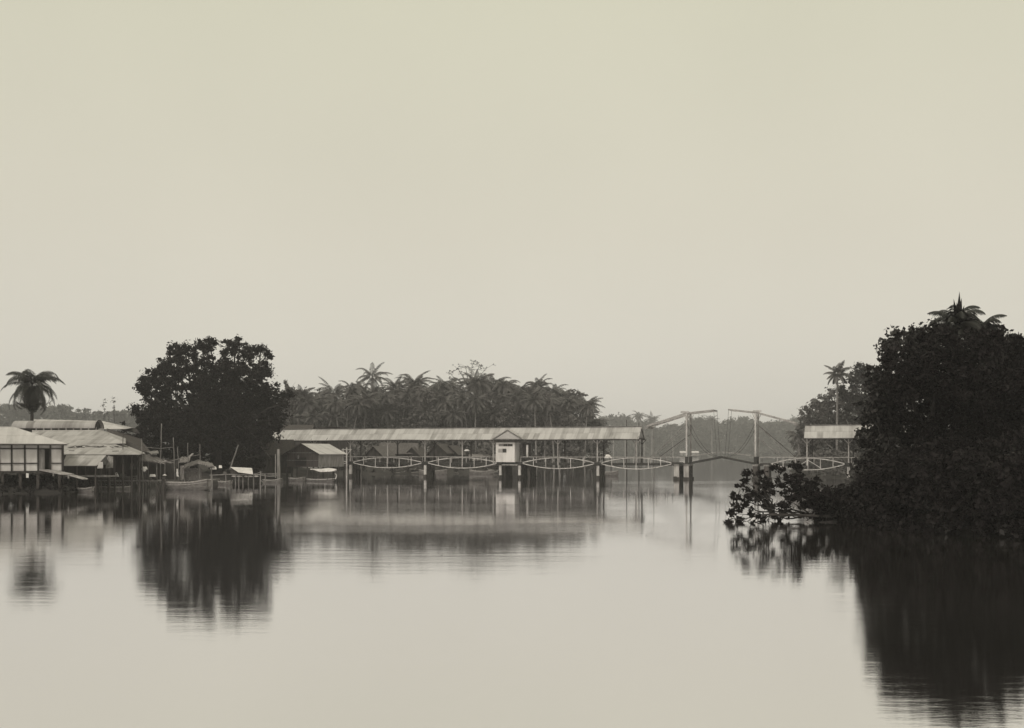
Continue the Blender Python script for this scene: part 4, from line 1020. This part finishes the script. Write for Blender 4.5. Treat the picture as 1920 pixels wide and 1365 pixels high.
# thatched lean-tos
def rough(a, b, c, d, th, n=6, m=3, jit=.12, seed=0):
    """uneven thatch sheet"""
    rn_ = random.Random(seed); a, b, c, d = map(Vector, (a, b, c, d)); q = MB(); vs_ = []
    for j in range(m+1):
        for i in range(n+1):
            u, v = i/n, j/m; p = a.lerp(b, u).lerp(d.lerp(c, u), v)+Vector((rn_.uniform(-jit, jit)*.8, rn_.uniform(-jit, jit), rn_.uniform(-jit, jit)*.6)); vs_.append(p)
    k = len(vs_); q.v = vs_+[p-Vector((0, 0, th)) for p in vs_]; w = n+1
    for j in range(m):
        for i in range(n):
            e_ = j*w+i; q.f.append((e_, e_+1, e_+w+1, e_+w)); q.f.append((k+e_+w, k+e_+w+1, k+e_+1, k+e_))
    for i in range(n): q.f.append((i, k+i, k+i+1, i+1)); e_ = m*w+i; q.f.append((e_+1, k+e_+1, k+e_, e_))
    for j in range(m): e_ = j*w; q.f.append((e_+w, k+e_+w, k+e_, e_)); e_ = j*w+n; q.f.append((e_, k+e_, k+e_+w, e_+w))
    return q
lt = empty('thatched_shelter', (X(285, 113), 113, .8), 'sagging thatched lean-to shading the man in white', 'shelter')
rough(W(262, 862, 111.5), W(312, 868, 111.5), W(292, 853, 116), W(252, 850, 116), .12, 10, 4, .1, 1).build('roof', M['thatch'], lt)
rough(W(283, 851, 114), W(298, 849, 115), W(296, 845, 117), W(276, 846, 117), .08, 4, 2, .05, 2).build('ridge_patch', M['grey_wood'], lt)
for px, D_ in ((258, 115), (294, 112), (309, 112), (278, 115.5)): MB().beam((X(px, D_), D_, .2), (X(px, D_), D_, Z(863, D_)), .09, .09).build('post', M['bamboo'], lt)
q = MB(); rn = random.Random(6)
for i in range(6): a = W(rn.uniform(288, 312), rn.uniform(858, 866), 111.3); q.beam(a, a+Vector((rn.uniform(.5, 1.1), 0, -rn.uniform(.15, .4))), .05, .04)
q.build('lath', M['pale_wood'], lt)
MB().box((X(285, 117), 117, 1.9), (5.5, .1, 2.2)).build('back_screen', M['dark_wood'], lt)
MB().slab(W(243, 880, 113), W(254, 880, 113), W(256, 869, 113.4), W(244, 869, 113.4), .03).build('hanging_mat', M['woven'], lt)
# boat shelter with woven screen
bs = empty('thatched_shelter', (X(375, 112), 112, .3), 'low thatched shelter with woven wall behind the grey river boat', 'shelter')
rough(W(342, 877, 110), W(372, 868, 110), W(372, 862, 114), W(348, 868, 114), .12, 6, 3, .07, 3).build('roof', M['thatch'], bs)
rough(W(371, 867, 110), W(402, 875, 110), W(398, 868, 114), W(371, 862, 114), .12, 6, 3, .08, 4).build('roof_slope', M['pale_thatch'], bs)
MB().box((X(360, 111), 111, (Z(878, 111)+Z(899, 111))/2), (X(381, 111)-X(345, 111), .08, Z(878, 111)-Z(899, 111))).build('wall', M['woven'], bs)
MB().box((X(342, 110.4), 110.4, (Z(873, 110)+Z(899, 110))/2), (X(345.5, 110)-X(338.5, 110), .12, Z(873, 110)-Z(899, 110))).build('corner_panel', M['pale_thatch'], bs)
for px in (346, 374, 396): MB().beam((X(px, 110.6), 110.6, 0), (X(px, 110.6), 110.6, Z(872, 110.6)), .08, .08).build('post', M['bamboo'], bs)
MB().box((X(372, 112), 112.4, Z(899, 112)), (3.6, 2.6, .1)).build('floor', M['grey_wood'], bs)
# crumpled tarpaulin
q = rough(W(334, 867, 113), W(355, 866, 113), W(357, 857, 114.5), W(340, 856, 114.5), .04, 8, 5, .12, 9)
solo('crumpled_tarpaulin', q, M['pale_thatch'], 'pale crumpled tarpaulin thrown over bamboo poles under the big tree', 'tarpaulin')
q = rough(W(349, 859, 113), W(355, 859, 113), W(363, 850, 113.5), W(360, 849.5, 113.5), .05, 4, 3, .04, 10)
solo('bark_sheet', q, M['pale_wood'], 'stiff pale strip sticking up from the crumpled tarpaulin', 'sheet')
q = rough(W(331.5, 893, 110.6), W(335, 893, 110.6), W(333, 879, 110.7), W(330.5, 879, 110.7), .03, 3, 4, .03, 11)
solo('hanging_cloth', q, M['canvas'], 'narrow white cloth hanging beside the short bamboo pole', 'cloth')
for px, py, w, lb in ((286, 890.5, 5.5, 'pale plank end lying left of the river boat stern'), (400, 876.5, 5.5, 'pale bundle at the right eave of the low thatched shelter'), (413, 874, 3, 'small pale bundle on the bank behind the jetty end')):
    q = rough(W(px-w, py+1.5, 111), W(px+w, py+1.5, 111), W(px+w*.8, py-1.6, 111.6), W(px-w*.8, py-1.6, 111.6), .12, 4, 2, .03, int(px))
    solo('pale_bundle', q, M['canvas'], lb, 'bundle')
# tree stump / dark piling at boat bow
q = MB(); rn = random.Random(15)
for i in range(9): a = Vector((X(300, 108)+rn.uniform(-.5, .5), 107.6+rn.uniform(-.4, .4), -.4)); q.tube([a, a+Vector((rn.uniform(-.3, .3), 0, rn.uniform(.9, 1.5)))], [.13, .07], 6)
solo('mooring_stump', q, M['dark_wood'], 'dark tangle of stumps at the left end of the river boat', 'stump')
# --- jetty with white sheet
jt = empty('jetty', (X(445, 128), 128, 0), 'narrow plank jetty on slender stakes below the white sheet', 'jetty')
D = 128; zj = Z(889, D)
q = MB().beam((X(393, D), D, Z(891, D)), (X(440, D), D, zj), .1, .1); q.box(((X(436, D)+X(487, D))/2, D+.7, zj-.06), (X(487, D)-X(436, D), 1.6, .10)); q.beam((X(476, D), D-.1, zj+.0), (X(492, D), D-.1, zj+.28), .08, .06)
q.beam((X(393, D), D+1.2, Z(891, D)), (X(440, D), D+1.2, zj), .1, .1); q.build('deck', M['grey_wood'], jt)
for px in (398, 424, 442, 447, 456, 465, 476, 487.5, 498): MB().beam((X(px, D), D+.05, -1), (X(px, D)+(.05 if px % 2 else -.06), D+.05, zj-.1 if px < 487 else zj+.35*(px < 490)), .11, .11).build('stake', M['grey_wood'] if px % 3 else M['bamboo'], jt)
MB().beam(W(488, 899, D), W(497, 909, D), .06, .06).build('brace', M['grey_wood'], jt)
q = MB(); q.slab(W(447, 885, 126.8), W(474.5, 888.6, 126.8), W(472.5, 877.5, 128.6), W(432, 875.5, 128.6), .05)
solo('white_sheet', q, M['canvas'], 'bright white sheet stretched slanting over the jetty', 'sheet')
q = MB().box(W(439, 883, 128.4), (.75, .6, .55)); q.box(W(441, 880.5, 128.3), (.9, .7, .06)); solo('wooden_crate', q, M['brown_board'], 'small dark wooden box under the left end of the white sheet', 'crate')
for i, px in enumerate((438.5, 449, 461, 469, 480)):
    q = MB(); q.ball(W(px, 893, 127.9), .13, ((2.4, 3.0, 1.8, 3.0, 2.6)[i], 1, .8), 8, 5)
    solo('hanging_bundle', q, M['pale_wood'], 'pale roll slung beneath the jetty deck', 'roll', 'pale rolls slung under the jetty', smooth=True)
q = MB(); q.tube([W(490, 891, 131), W(505, 893.5, 131), W(520, 892, 131)], .05, 6); q.tube([W(490, 888, 131), W(520, 887.5, 131)], .03, 6)
rn = random.Random(2)
for i in range(12): px = 491+i*2.5; q.beam(W(px, 892.5, 131), W(px+rn.uniform(-.5, .5), 888, 131), .05, .04)
solo('low_fence', q, M['grey_wood'], 'low broken railing between the jetty and the thick mooring pile', 'railing')
q = MB(); q.tube([(X(522.5, 135), 135, -1.5), (X(522.5, 135), 135, 1.4), (X(522, 135), 135, Z(842, 135))], [.23, .21, .18], 10)
solo('mooring_pile', q, M['grey_wood'], 'thick grey mooring pile standing in the water before the boathouse', 'pile', smooth=True)
pole(516.5, 851, 896, 135.5, 'thin pale stake just left of the thick mooring pile', .06, 0, 'pale_wood', 'stake', None, 'stake')
pole(530, 895, 915, 134, 'short thin stake just right of the thick mooring pile', .03, 0, 'grey_wood', 'stake', None, 'stake')
pole(677, 870, 905, 150, 'thin stake in the water in front of the second truss span', .05, 0, 'grey_wood', 'stake', None, 'stake')
# --- boathouse
A_ = W(538, 849, 147.5); B_ = W(597, 849, 143); C_ = W(645, 849, 150.5); D_ = A_+(C_-B_)
zE = Z(849, 143); zRi = Z(831.5, 145.5)
for v_ in (A_, B_, C_, D_): v_.z = zE
G1 = (A_+B_)/2; G1.z = zRi; G2 = (C_+D_)/2; G2.z = zRi
u_ = (B_-A_).normalized(); l_ = (C_-B_).normalized()
bh = empty('boathouse', (G1.x, G1.y, 0), 'brown gabled boathouse with pale iron roof slope on stilts by the bridge', 'boathouse')
q = MB(); q.slab(B_+u_*.45-l_*.4-Vector((0, 0, .16)), C_+u_*.45+l_*.3-Vector((0, 0, .16)), G2+l_*.3, G1-l_*.4, .06); q.build('roof', M['iron_roof_pale'], bh)
q = MB(); q.slab(D_-u_*.6+l_*.3-Vector((0, 0, .2)), A_-u_*.6-l_*.4-Vector((0, 0, .2)), G1-l_*.4, G2+l_*.3, .06); q.build('roof_slope', M['brown_roof'], bh)
zf_ = Z(876, 143); q = MB(); dn = lambda v, z: Vector((v.x, v.y, z))
q.poly([dn(A_, zf_), dn(B_, zf_), B_, G1, A_], .06, l_); q.build('gable_wall', M['brown_board'], bh)
q = MB(); q.poly([dn(B_, zf_), dn(C_, zf_), C_, B_], .06, -u_); q.build('side_wall', M['grey_wood'], bh)
q = MB(); q.poly([dn(A_, zf_), dn(D_, zf_), D_, A_], .06, u_); q.poly([dn(D_, zf_), dn(C_, zf_), C_, G2, D_], .06, -l_); q.build('back_wall', M['brown_board'], bh)
q = MB(); q.beam(A_-u_*.6-l_*.42-Vector((0, 0, .25)), G1-l_*.42-Vector((0, 0, .06)), .05, .14); q.beam(G1-l_*.42-Vector((0, 0, .06)), B_+u_*.45-l_*.42-Vector((0, 0, .22)), .05, .14); q.build('verge_board', M['dark_wood'], bh)
q = MB(); c_ = A_.lerp(B_, .45)-l_*.04; q.box((c_.x, c_.y, zf_+.75), (2.4, .05, 1.1), math.atan2(u_.y, u_.x)); q.build('opening_shade', M['black_iron'], bh)  # flat black panel on the wall, shade of an opening put in as colour
q = MB(); c_ = A_.lerp(B_, .38)-l_*.08; q.box((c_.x, c_.y, zf_+1.35), (.3, .05, .5), math.atan2(u_.y, u_.x)); q.build('window', M['grey_wood'], bh)
for f_ in (0, .33, .66, 1):
    for base_, e_ in ((A_, B_), (D_, C_)):
        p = base_.lerp(e_, f_); MB().beam((p.x, p.y, -.8), (p.x, p.y, zf_), .16, .16).build('stilt', M['dark_wood'], bh)
p = C_+u_*.2; MB().beam((X(637, 150), 149, -.6), (X(637, 150), 149, Z(850, 150)), .12, .12).build('porch_post', M['brown_board'], bh)
q = MB(); q.beam(dn(A_, zf_+.9)-l_*.1, dn(B_, zf_+.9)-l_*.1, .06, .07); q.beam(dn(A_, zE)-l_*.06, dn(B_, zE)-l_*.06, .06, .08); q.build('rail', M['grey_wood'], bh)
# brown hut left of the boathouse
def hut(name, c, w, d_, he, hr, rz, mroof, mwall, label, cat='hut', group=None, open_=False, z0=None):
    z0 = gh(c[0], c[1]) if z0 is None else z0
    root = empty(name, (c[0], c[1], z0), label, cat, group); o = Vector((c[0], c[1], z0)); m = Matrix.Rotation(rz, 3, 'Z')
    T = lambda x, y, z: o+m@Vector((x, y, z))
    q = MB(); ov = .4
    q.slab(T(-w/2-ov, -d_/2-ov, he-.25), T(w/2+ov, -d_/2-ov, he-.25), T(w/2+ov, 0, hr), T(-w/2-ov, 0, hr), .1)
    q.slab(T(w/2+ov, d_/2+ov, he-.25), T(-w/2-ov, d_/2+ov, he-.25), T(-w/2-ov, 0, hr), T(w/2+ov, 0, hr), .1)
    q.build('roof', M[mroof], root)
    q = MB()
    q.poly([T(-w/2, -d_/2, .3), T(-w/2, d_/2, .3), T(-w/2, d_/2, he), T(-w/2, 0, hr-.15), T(-w/2, -d_/2, he)], .08, m@Vector((1, 0, 0)))
    q.poly([T(w/2, -d_/2, .3), T(w/2, d_/2, .3), T(w/2, d_/2, he), T(w/2, 0, hr-.15), T(w/2, -d_/2, he)], .08, m@Vector((-1, 0, 0)))
    q.poly([T(-w/2+.09, -d_/2, .3), T(w/2-.09, -d_/2, .3), T(w/2-.09, -d_/2, he), T(-w/2+.09, -d_/2, he)], .08, m@Vector((0, 1, 0)))
    q.build('wall', M[mwall], root)
    q = MB(); q.box(T(w*.12, -d_/2-.02, 1.2), (.9, .05, 1.8), rz); q.build('door', M['black_iron'], root)
    q = MB()
    for x in (-w/2+.15, w/2-.15):
        for y in (-d_/2+.15, d_/2-.15): q.beam(T(x, y, -1.2), T(x, y, .4), .15, .15)
    q.build('stilts', M['dark_wood'], root)
    return root
hut('waterside_hut', (X(515, 152), 152), 4.6, 4.2, Z(848, 152)-.6, Z(824, 152)-.5, .35, 'brown_roof', 'dark_wood', 'brown thatched hut half under the big tree, left of the boathouse', z0=.5)
hut('waterside_hut', (X(470, 148), 148), 3.4, 3.4, 2.6, 4.3, -.7, 'thatch', 'dark_wood', 'dark thatched hut in the shade right behind the jetty', z0=.5)
hut('bank_house', (X(545, 186), 186), 7.4, 5, 6.5, Z(796.5, 186)-.8, 0, 'brown_roof', 'dark_wood', 'long dark ridge roof showing above the left end of the bridge roof', 'house', z0=.8)
hut('bank_house', (X(626, 192), 192), 2.6, 5.2, 7.5, Z(799, 192)-.8, R(90), 'brown_roof', 'dark_wood', 'small dark gable peeping over the bridge roof', 'house', z0=.8)
# huts behind the bridge
GH = 'thatched huts on the bank behind the bridge'
for i, (px, D_, w, rz, he, hr, mr, lb) in enumerate(((712, 196, 4.0, 1.15, 2.0, 3.6, 'thatch', 'thatched hut seen between the second roof posts'), (748, 200, 6.5, .1, 2.4, 4.2, 'thatch', 'longest thatched hut behind the second truss span'), (782, 200, 3.8, 1.2, 2.2, 3.8, 'brown_roof', 'dark gabled hut just left of the pier below the fourth roof post'),
        (828, 202, 4.0, 1.25, 2.6, 4.2, 'brown_roof', 'dark gabled hut behind the left part of the third truss span'), (850, 205, 3.6, 1.2, 2.4, 4.0, 'brown_roof', 'dark gabled hut behind the middle of the third truss span'), (905, 214, 5.0, .15, 1.6, 2.6, 'pale_thatch', 'low pale roofed hut just left of the guard house'))):
    hut('thatched_hut', (X(px, D_), D_), w, 3.4, he, hr, rz, mr, 'dark_wood', lb, 'hut', GH)
q = MB(); rn = random.Random(44)
for i in range(46):
    px = rn.uniform(670, 935); D_ = 186+rn.uniform(-2, 3)+(px-700)*.03; x = X(px, D_); a = Vector((x, D_, .12+rn.uniform(0, .3))); q.beam(a, a+Vector((rn.uniform(-2, 2), rn.uniform(-.6, .6), rn.uniform(-.1, .7))), .09, .09)
solo('driftwood', q, M['grey_wood'], 'litter of stakes and driftwood along the waterline behind the bridge', 'driftwood', kind='stuff')
boat('beached_boat', (X(785, 180), 181), (X(838, 180), 180), 1.3, .5, 'dark boat drawn up at the bank behind the third truss span', .3, .4, m='boat_hull')
boat('beached_boat', (X(880, 184), 185), (X(925, 184), 184), 1.2, .4, 'dark boat lying at the bank left of the guard house piers', .3, .3, m='boat_hull')
# covered boat right of the pier
cb, rows = boat('covered_boat', (X(1125, 172), 172), (X(1158, 172), 171), 1.3, .5, 'small boat with a pale peaked roof glimpsed through the bridge railing', .25, .3)
q = MB(); z1_, z2_ = Z(858.5, 172), Z(852, 172); q.slab((X(1132, 171), 171, z1_), (X(1148, 171), 171, z1_), (X(1142, 172), 172, z2_), (X(1137, 172), 172, z2_), .04); q.slab((X(1148, 173), 173, z1_), (X(1132, 173), 173, z1_), (X(1137, 172), 172, z2_), (X(1142, 172), 172, z2_), .04)
q.build('canopy', M['canvas'], cb)
q = MB()
for px in (1134, 1146):
    for y_ in (171.2, 172.8): q.beam((X(px, 172), y_, .3), (X(px, 172), y_, z1_), .06, .06)
q.build('canopy_posts', M['dark_wood'], cb)
pole(1175, 787, 905, 170, 'tall dark pole standing in the river behind the right part of the bridge', .09, 0, 'dark_wood', 'river_pole', 'dark poles in the river behind the bridge')
pole(1198, 792, 905, 172, 'tall dark pole behind the open gable end of the bridge roof', .08, 0, 'dark_wood', 'river_pole', 'dark poles in the river behind the bridge')
pole(1226, 800, 900, 178, 'thin grey pole behind the counterweight end of the drawbridge beam', .06, 0, 'grey_wood', 'river_pole', 'dark poles in the river behind the bridge')
# distant pale roofed sheds on the far bank
for px, lb in ((1280, 'tiny pale roofed shed on the far bank left of the drawbridge tower'), (1303, 'tiny pale roofed shed on the far bank right of the drawbridge tower')):
    hut('far_shed', (X(px, 902), 902), 5.5 if px > 1290 else 4.5, 4, 3.0, 4.2, 0, 'canvas', 'grey_wood', lb, 'shed', z0=.6)
# --- awning boat
ab, rows = boat('awning_boat', (X(571, 138), 139.5), (X(630, 138), 136.5), 1.15, .22, 'slim boat under a white canvas awning moored by the boathouse', .05, .16, rail='white_paint', m='boat_hull', thick=.04, ex=1.1)
q = MB(); cs = []
for i in range(13):
    t = i/12; p = Vector((X(577, 137), 139.2, 0)).lerp(Vector((X(632, 137), 136.6, 0)), t); w_ = .20+.95*max(0, math.sin(math.pi*min(1, max(0, (t-.1))/.95)))**1.0*(.35+.65*t); zt_ = Z(879, 138)+.02+(.12*math.sin(math.pi*(t-.45)/.5) if .45 < t < .95 else 0)
    if i == 12: w_ = .12
    row = []
    for k in range(7):
        a = math.pi*(k/6); row.append(p+Vector((.2*-math.cos(a)*w_, -math.cos(a)*w_, 0))+Vector((0, 0, zt_-.50*w_*(1-math.sin(a))-.02)))
    cs.append(row)
b0 = len(q.v)
for r_ in cs: q.v += r_
for i in range(12):
    for k in range(6): q.f.append((i*7+k, i*7+k+1, (i+1)*7+k+1, (i+1)*7+k))
nv = len(q.v); q.v += [v-Vector((0, 0, .03)) for v in q.v[:nv]]
for i in range(12):
    for k in range(6): q.f.append((nv+(i+1)*7+k, nv+(i+1)*7+k+1, nv+i*7+k+1, nv+i*7+k))
q.build('awning', M['canvas'], ab, smooth=True)
for i in (1, 5, 9, 11):
    for k in (0, 6): p = cs[i][k]; MB().beam((p.x, p.y, .15), p, .045, .045).build('awning_post', M['dark_wood'], ab)
q = MB(); e_ = Vector((X(630, 137), 136.5, .35)); q.tube([e_, e_+Vector((.12, 0, .25)), e_+Vector((.12, 0, .55)), e_+Vector((-.06, 0, .75))], [.09, .08, .06, .03], 7); q.build('stem_post', M['white_paint'], ab)
# --- old roof in the right corner
hut('hill_house', (X(1925, 78), 78), 4.6, 4, Z(665, 78)-.5-3.2, Z(628, 78)-3.2-.2, .5, 'grey_wood', 'brown_board', 'weathered gable roof glimpsed beside the trees at the right edge', 'house', z0=3.2)
# clutter on the left shore
boat('moored_boat', (X(318, 118), 119), (X(352, 118), 117.5), .9, .3, 'small dark dugout tied behind the grey river boat', .15, .2, 'dugout')
boat('moored_boat', (X(404, 124), 125.5), (X(436, 124), 123.5), .85, .26, 'small dark dugout under the jetty end left of the white sheet', .12, .2, 'dugout')
boat('moored_boat', (X(538, 140), 141.5), (X(572, 140), 139.5), .9, .26, 'dark dugout lying between the thick mooring pile and the awning boat', .12, .25, 'dugout')
boat('moored_boat', (X(148, 103), 102.5), (X(184, 103), 101.8), .8, .24, 'dark dugout tied under the small open front shed', .1, .2, 'dugout')
def basket(px, py, D, rr, hh, label, m='woven'):
    p = W(px, py, D); q = MB(); q.tube([p, p+Vector((0, 0, hh*.5)), p+Vector((0, 0, hh))], [rr*.75, rr, rr*.9], 10); solo('basket', q, M[m], label, 'basket', smooth=True, at=p)
basket(240, 900, 111, .26, .4, 'round basket on the landing stage right of the crouching figure'); basket(281, 900.5, 111.5, .22, .34, 'round basket on the landing stage right of the man in white')
basket(422, 889.5, 129, .22, .34, 'round basket on the jetty left of the dark box'); basket(364, 899, 111.2, .24, .4, 'round basket beside the woven wall of the low shelter')
def jar(px, py, D, label):
    p = W(px, py, D); q = MB(); q.tube([p, p+Vector((0, 0, .12)), p+Vector((0, 0, .3)), p+Vector((0, 0, .42)), p+Vector((0, 0, .46))], [.12, .19, .2, .1, .12], 10); solo('water_jar', q, M['brown_board'], label, 'jar', smooth=True, at=p)
jar(229, 901, 111.2, 'dark water jar between the crouching figure and the round basket'); jar(292, 900.5, 111.8, 'dark water jar near the stern of the grey river boat')
rn = random.Random(91); v = []
for i in range(110):
    cx_, cy_ = rn.choice(((1160, 990), (1215, 1000), (1050, 985), (960, 1003), (820, 1010), (870, 1018), (1380, 905), (1290, 985), (770, 1030), (690, 1045), (300, 960)))
    px = rn.gauss(cx_, 60); py = rn.gauss(cy_, 6); D_ = CH*F/(py-HY); x = X(px, D_); a = rn.uniform(0, 3.1); l_w = rn.uniform(.03, .08)
    for u_, w_ in ((-1, -.5), (1, -.4), (1.1, .5), (-.9, .4)): v.append((x+math.cos(a)*u_*l_w-math.sin(a)*w_*l_w, D_+math.sin(a)*u_*l_w+math.cos(a)*w_*l_w, .006))
tag(link_mesh('floating_weed', quads_to_mesh('floating_weed', np.array(v), (0, 0, 0)), M['leaf']), 'scattered dark scraps of weed drifting on the calm river', 'weed', None, 'stuff')
#@@PEOPLE
# ================================================================== people
def skin_chain(name, verts, edges, radii, material, parent, lvl=1):
    me = bpy.data.meshes.new(name); o0 = ORG[parent.name]
    me.from_pydata([Vector(v)-o0 for v in verts], edges, [])
    o = bpy.data.objects.new('tmp_skin', me); COL.objects.link(o)
    sk = o.modifiers.new('Skin', 'SKIN'); sk.use_smooth_shade = True
    for i, r_ in enumerate(radii):
        rr = r_ if hasattr(r_, '__len__') else (r_, r_); me.skin_vertices[0].data[i].radius = rr
    me.skin_vertices[0].data[0].use_root = True
    if lvl: ss = o.modifiers.new('Sub', 'SUBSURF'); ss.levels = lvl; ss.render_levels = lvl
    bpy.context.view_layer.update()
    dg = bpy.context.evaluated_depsgraph_get(); m2 = bpy.data.meshes.new_from_object(o.evaluated_get(dg)); m2.name = name
    bpy.data.objects.remove(o)
    for p in m2.polygons: p.use_smooth = True
    m2.materials.clear()
    return link_mesh(name, m2, material, parent)
def person(foot, facing, label, pose='stand', shirt='cloth_white', legs='cloth_dark', hat=None, group=None, sc=1.0, arms=None):
    """facing: yaw in radians, 0 = looking to -Y (towards the camera)"""
    foot = Vector(foot); root = empty('person', foot, label, 'person', group); m = Matrix.Rotation(facing, 3, 'Z')
    T = lambda x, y, z: foot+m@Vector((x, y, z))*sc
    if pose == 'stand':
        J = dict(pel=(0,0,.90), sp=(0,-.01,1.10), ch=(0,0,1.30), nk=(0,0,1.44), hd=(0,-.02,1.56), tp=(0,0,1.64),
                 sl=(.17,0,1.37), el=(.25,.03,1.11), wl=(.22,-.12,.90), hl=(.21,-.16,.82), sr=(-.17,0,1.37), er=(-.25,.03,1.11), wr=(-.22,-.12,.92), hr=(-.2,-.16,.84),
                 pl=(.09,0,.86), kl=(.11,-.03,.48), al=(.12,.02,.09), fl=(.14,-.14,.035), pr=(-.09,0,.86), kr=(-.11,0,.48), ar=(-.12,.04,.09), fr=(-.14,-.12,.035))
    else:   # squatting / sitting low
        J = dict(pel=(0,.12,.28), sp=(0,.08,.48), ch=(0,-.02,.68), nk=(0,-.08,.80), hd=(0,-.13,.92), tp=(0,-.12,1.0),
                 sl=(.17,-.03,.74), el=(.24,-.22,.58), wl=(.14,-.40,.50), hl=(.10,-.46,.47), sr=(-.17,-.03,.74), er=(-.24,-.22,.58), wr=(-.14,-.40,.52), hr=(-.10,-.46,.50),
                 pl=(.10,.08,.26), kl=(.18,-.30,.46), al=(.15,-.18,.09), fl=(.17,-.33,.035), pr=(-.10,.08,.26), kr=(-.18,-.30,.46), ar=(-.15,-.18,.09), fr=(-.17,-.33,.035))
    if arms:
        J.update(arms)
    ks = list(J); V = [T(*J[k]) for k in ks]; ix = {k: i for i, k in enumerate(ks)}
    E = [('pel','sp'),('sp','ch'),('ch','nk'),('nk','hd'),('hd','tp'),('ch','sl'),('sl','el'),('el','wl'),('wl','hl'),('ch','sr'),('sr','er'),('er','wr'),('wr','hr'),('pel','pl'),('pl','kl'),('kl','al'),('al','fl'),('pel','pr'),('pr','kr'),('kr','ar'),('ar','fr')]
    rad = dict(pel=.12, sp=.105, ch=(.13,.10), nk=.05, hd=(.085,.10), tp=.06, sl=.06, el=.04, wl=.028, hl=.03, sr=.06, er=.04, wr=.028, hr=.03, pl=.085, kl=.055, al=.036, fl=.032, pr=.085, kr=.055, ar=.036, fr=.032)
    def sub(keys, grow, name, mm):
        kk = [k for k in ks if k in keys]; id2 = {k: i for i, k in enumerate(kk)}
        ee = [(id2[a], id2[b]) for a, b in E if a in id2 and b in id2]
        rr = [tuple(x*sc+grow for x in (rad[k] if hasattr(rad[k], '__len__') else (rad[k],)*2)) for k in kk]
        return skin_chain(name, [V[ix[k]] for k in kk], ee, rr, M[mm], root)
    sub(ks, 0, 'body', 'skin')
    if shirt: sub(('pel','sp','ch','sl','el','sr','er'), .042, 'shirt', shirt)
    if legs: sub(('pel','pl','kl','pr','kr') if pose != 'stand' else ('pel','pl','kl','al','pr','kr','ar'), .026, 'trousers', legs)
    h = T(*J['hd']); q = MB().ball(h+Vector((0, 0, .05)), .105*sc, (1, 1, .85), 10, 6); q.build('hair', M['hair'], root)
    if hat:
        q = MB(); q.tube([h+Vector((0, 0, .08)), h+Vector((0, 0, .10)), h+Vector((0, 0, .2))], [.24, .2, .04], 12); q.build('hat', M[hat], root)
    return root
person((X(271, 110.7), 110.7, .83), .1, 'man in a bright white jacket and dark trousers standing on the landing stage', 'stand', 'cloth_white', 'cloth_dark')
person((X(219, 111), 111.0, .83), -1.2, 'crouching figure in a white shirt on the left part of the landing stage', 'squat', 'cloth_white', 'cloth_dark')
person((X(308, 108.6), 108.4, .42), 1.2, 'crouching figure with a white head cover at the stern of the river boat', 'squat', 'cloth_dark', 'cloth_dark', hat='canvas')
zdk = ZD+.08
p_ = B(S(872), .9, zdk)
person(p_, .3, 'figure in dark clothes holding a white parasol on the roofed bridge', 'stand', 'cloth_dark', 'cloth_dark', arms=dict(er=(-.2,-.16,1.15), wr=(-.1,-.28,1.25), hr=(-.08,-.3,1.3)))
q = MB(); tip = p_+Vector((-.05, -.32, 1.95)); r0 = []
us_ = empty('parasol', p_+Vector((-.08, -.32, 1.2)), 'small round white parasol held over a figure on the roofed bridge', 'parasol')
n = 12; vsx = [tip]+[tip+Vector((math.cos(2*math.pi*k/n)*.30, math.sin(2*math.pi*k/n)*.30, -.10)) for k in range(n)]+[tip+Vector((math.cos(2*math.pi*k/n)*.46, math.sin(2*math.pi*k/n)*.46, -.30)) for k in range(n)]
q.add(vsx, [(0, 1+k, 1+(k+1) % n) for k in range(n)]+[(1+k, 1+n+k, 1+n+(k+1) % n, 1+(k+1) % n) for k in range(n)])
q.build('canopy', M['cloth_white'], us_); MB().tube([p_+Vector((-.08, -.32, 1.1)), tip], .012, 5).build('shaft', M['dark_wood'], us_)
person(B(S(918), .7, zdk), .2, 'slim dark figure on the bridge just left of the guard house', 'stand', 'cloth_dark', 'cloth_dark')
person(B(S(1030), .6, zdk), -.4, 'dark clothed man leaning at the railing right of the guard house', 'stand', 'cloth_dark', 'cloth_dark', arms=dict(el=(.3,-.1,1.15), wl=(.34,-.34,1.0), hl=(.34,-.4,.98)))
q = MB().box(B(S(1002), 1.2, zdk+.75), (1.25, .5, .5), -TH); q.box(B(S(1002)-.5, 1.2, zdk+.25), (.08, .4, .5), -TH); q.box(B(S(1002)+.5, 1.2, zdk+.25), (.08, .4, .5), -TH)
solo('dark_chest', q, M['dark_wood'], 'dark chest on legs standing on the bridge right of the guard house', 'chest')
#@@HAZE
# ================================================================== haze
hz_ = MB().box((0, 1000, 15.6), (6700, 4760, 38.2)); me = bpy.data.meshes.new('haze')
me.from_pydata([tuple(v) for v in hz_.v], [], hz_.f)
m = bpy.data.materials.new('haze'); m.use_nodes = True; n = m.node_tree.nodes; n.clear()
o = n.new('ShaderNodeOutputMaterial'); pv = n.new('ShaderNodeVolumePrincipled'); pv.inputs['Color'].default_value = (.965, .945, .985, 1); pv.inputs['Density'].default_value = .00055; pv.inputs['Anisotropy'].default_value = 0
m.node_tree.links.new(pv.outputs[0], o.inputs['Volume'])
tag(link_mesh('haze', me, m), kind='stuff')
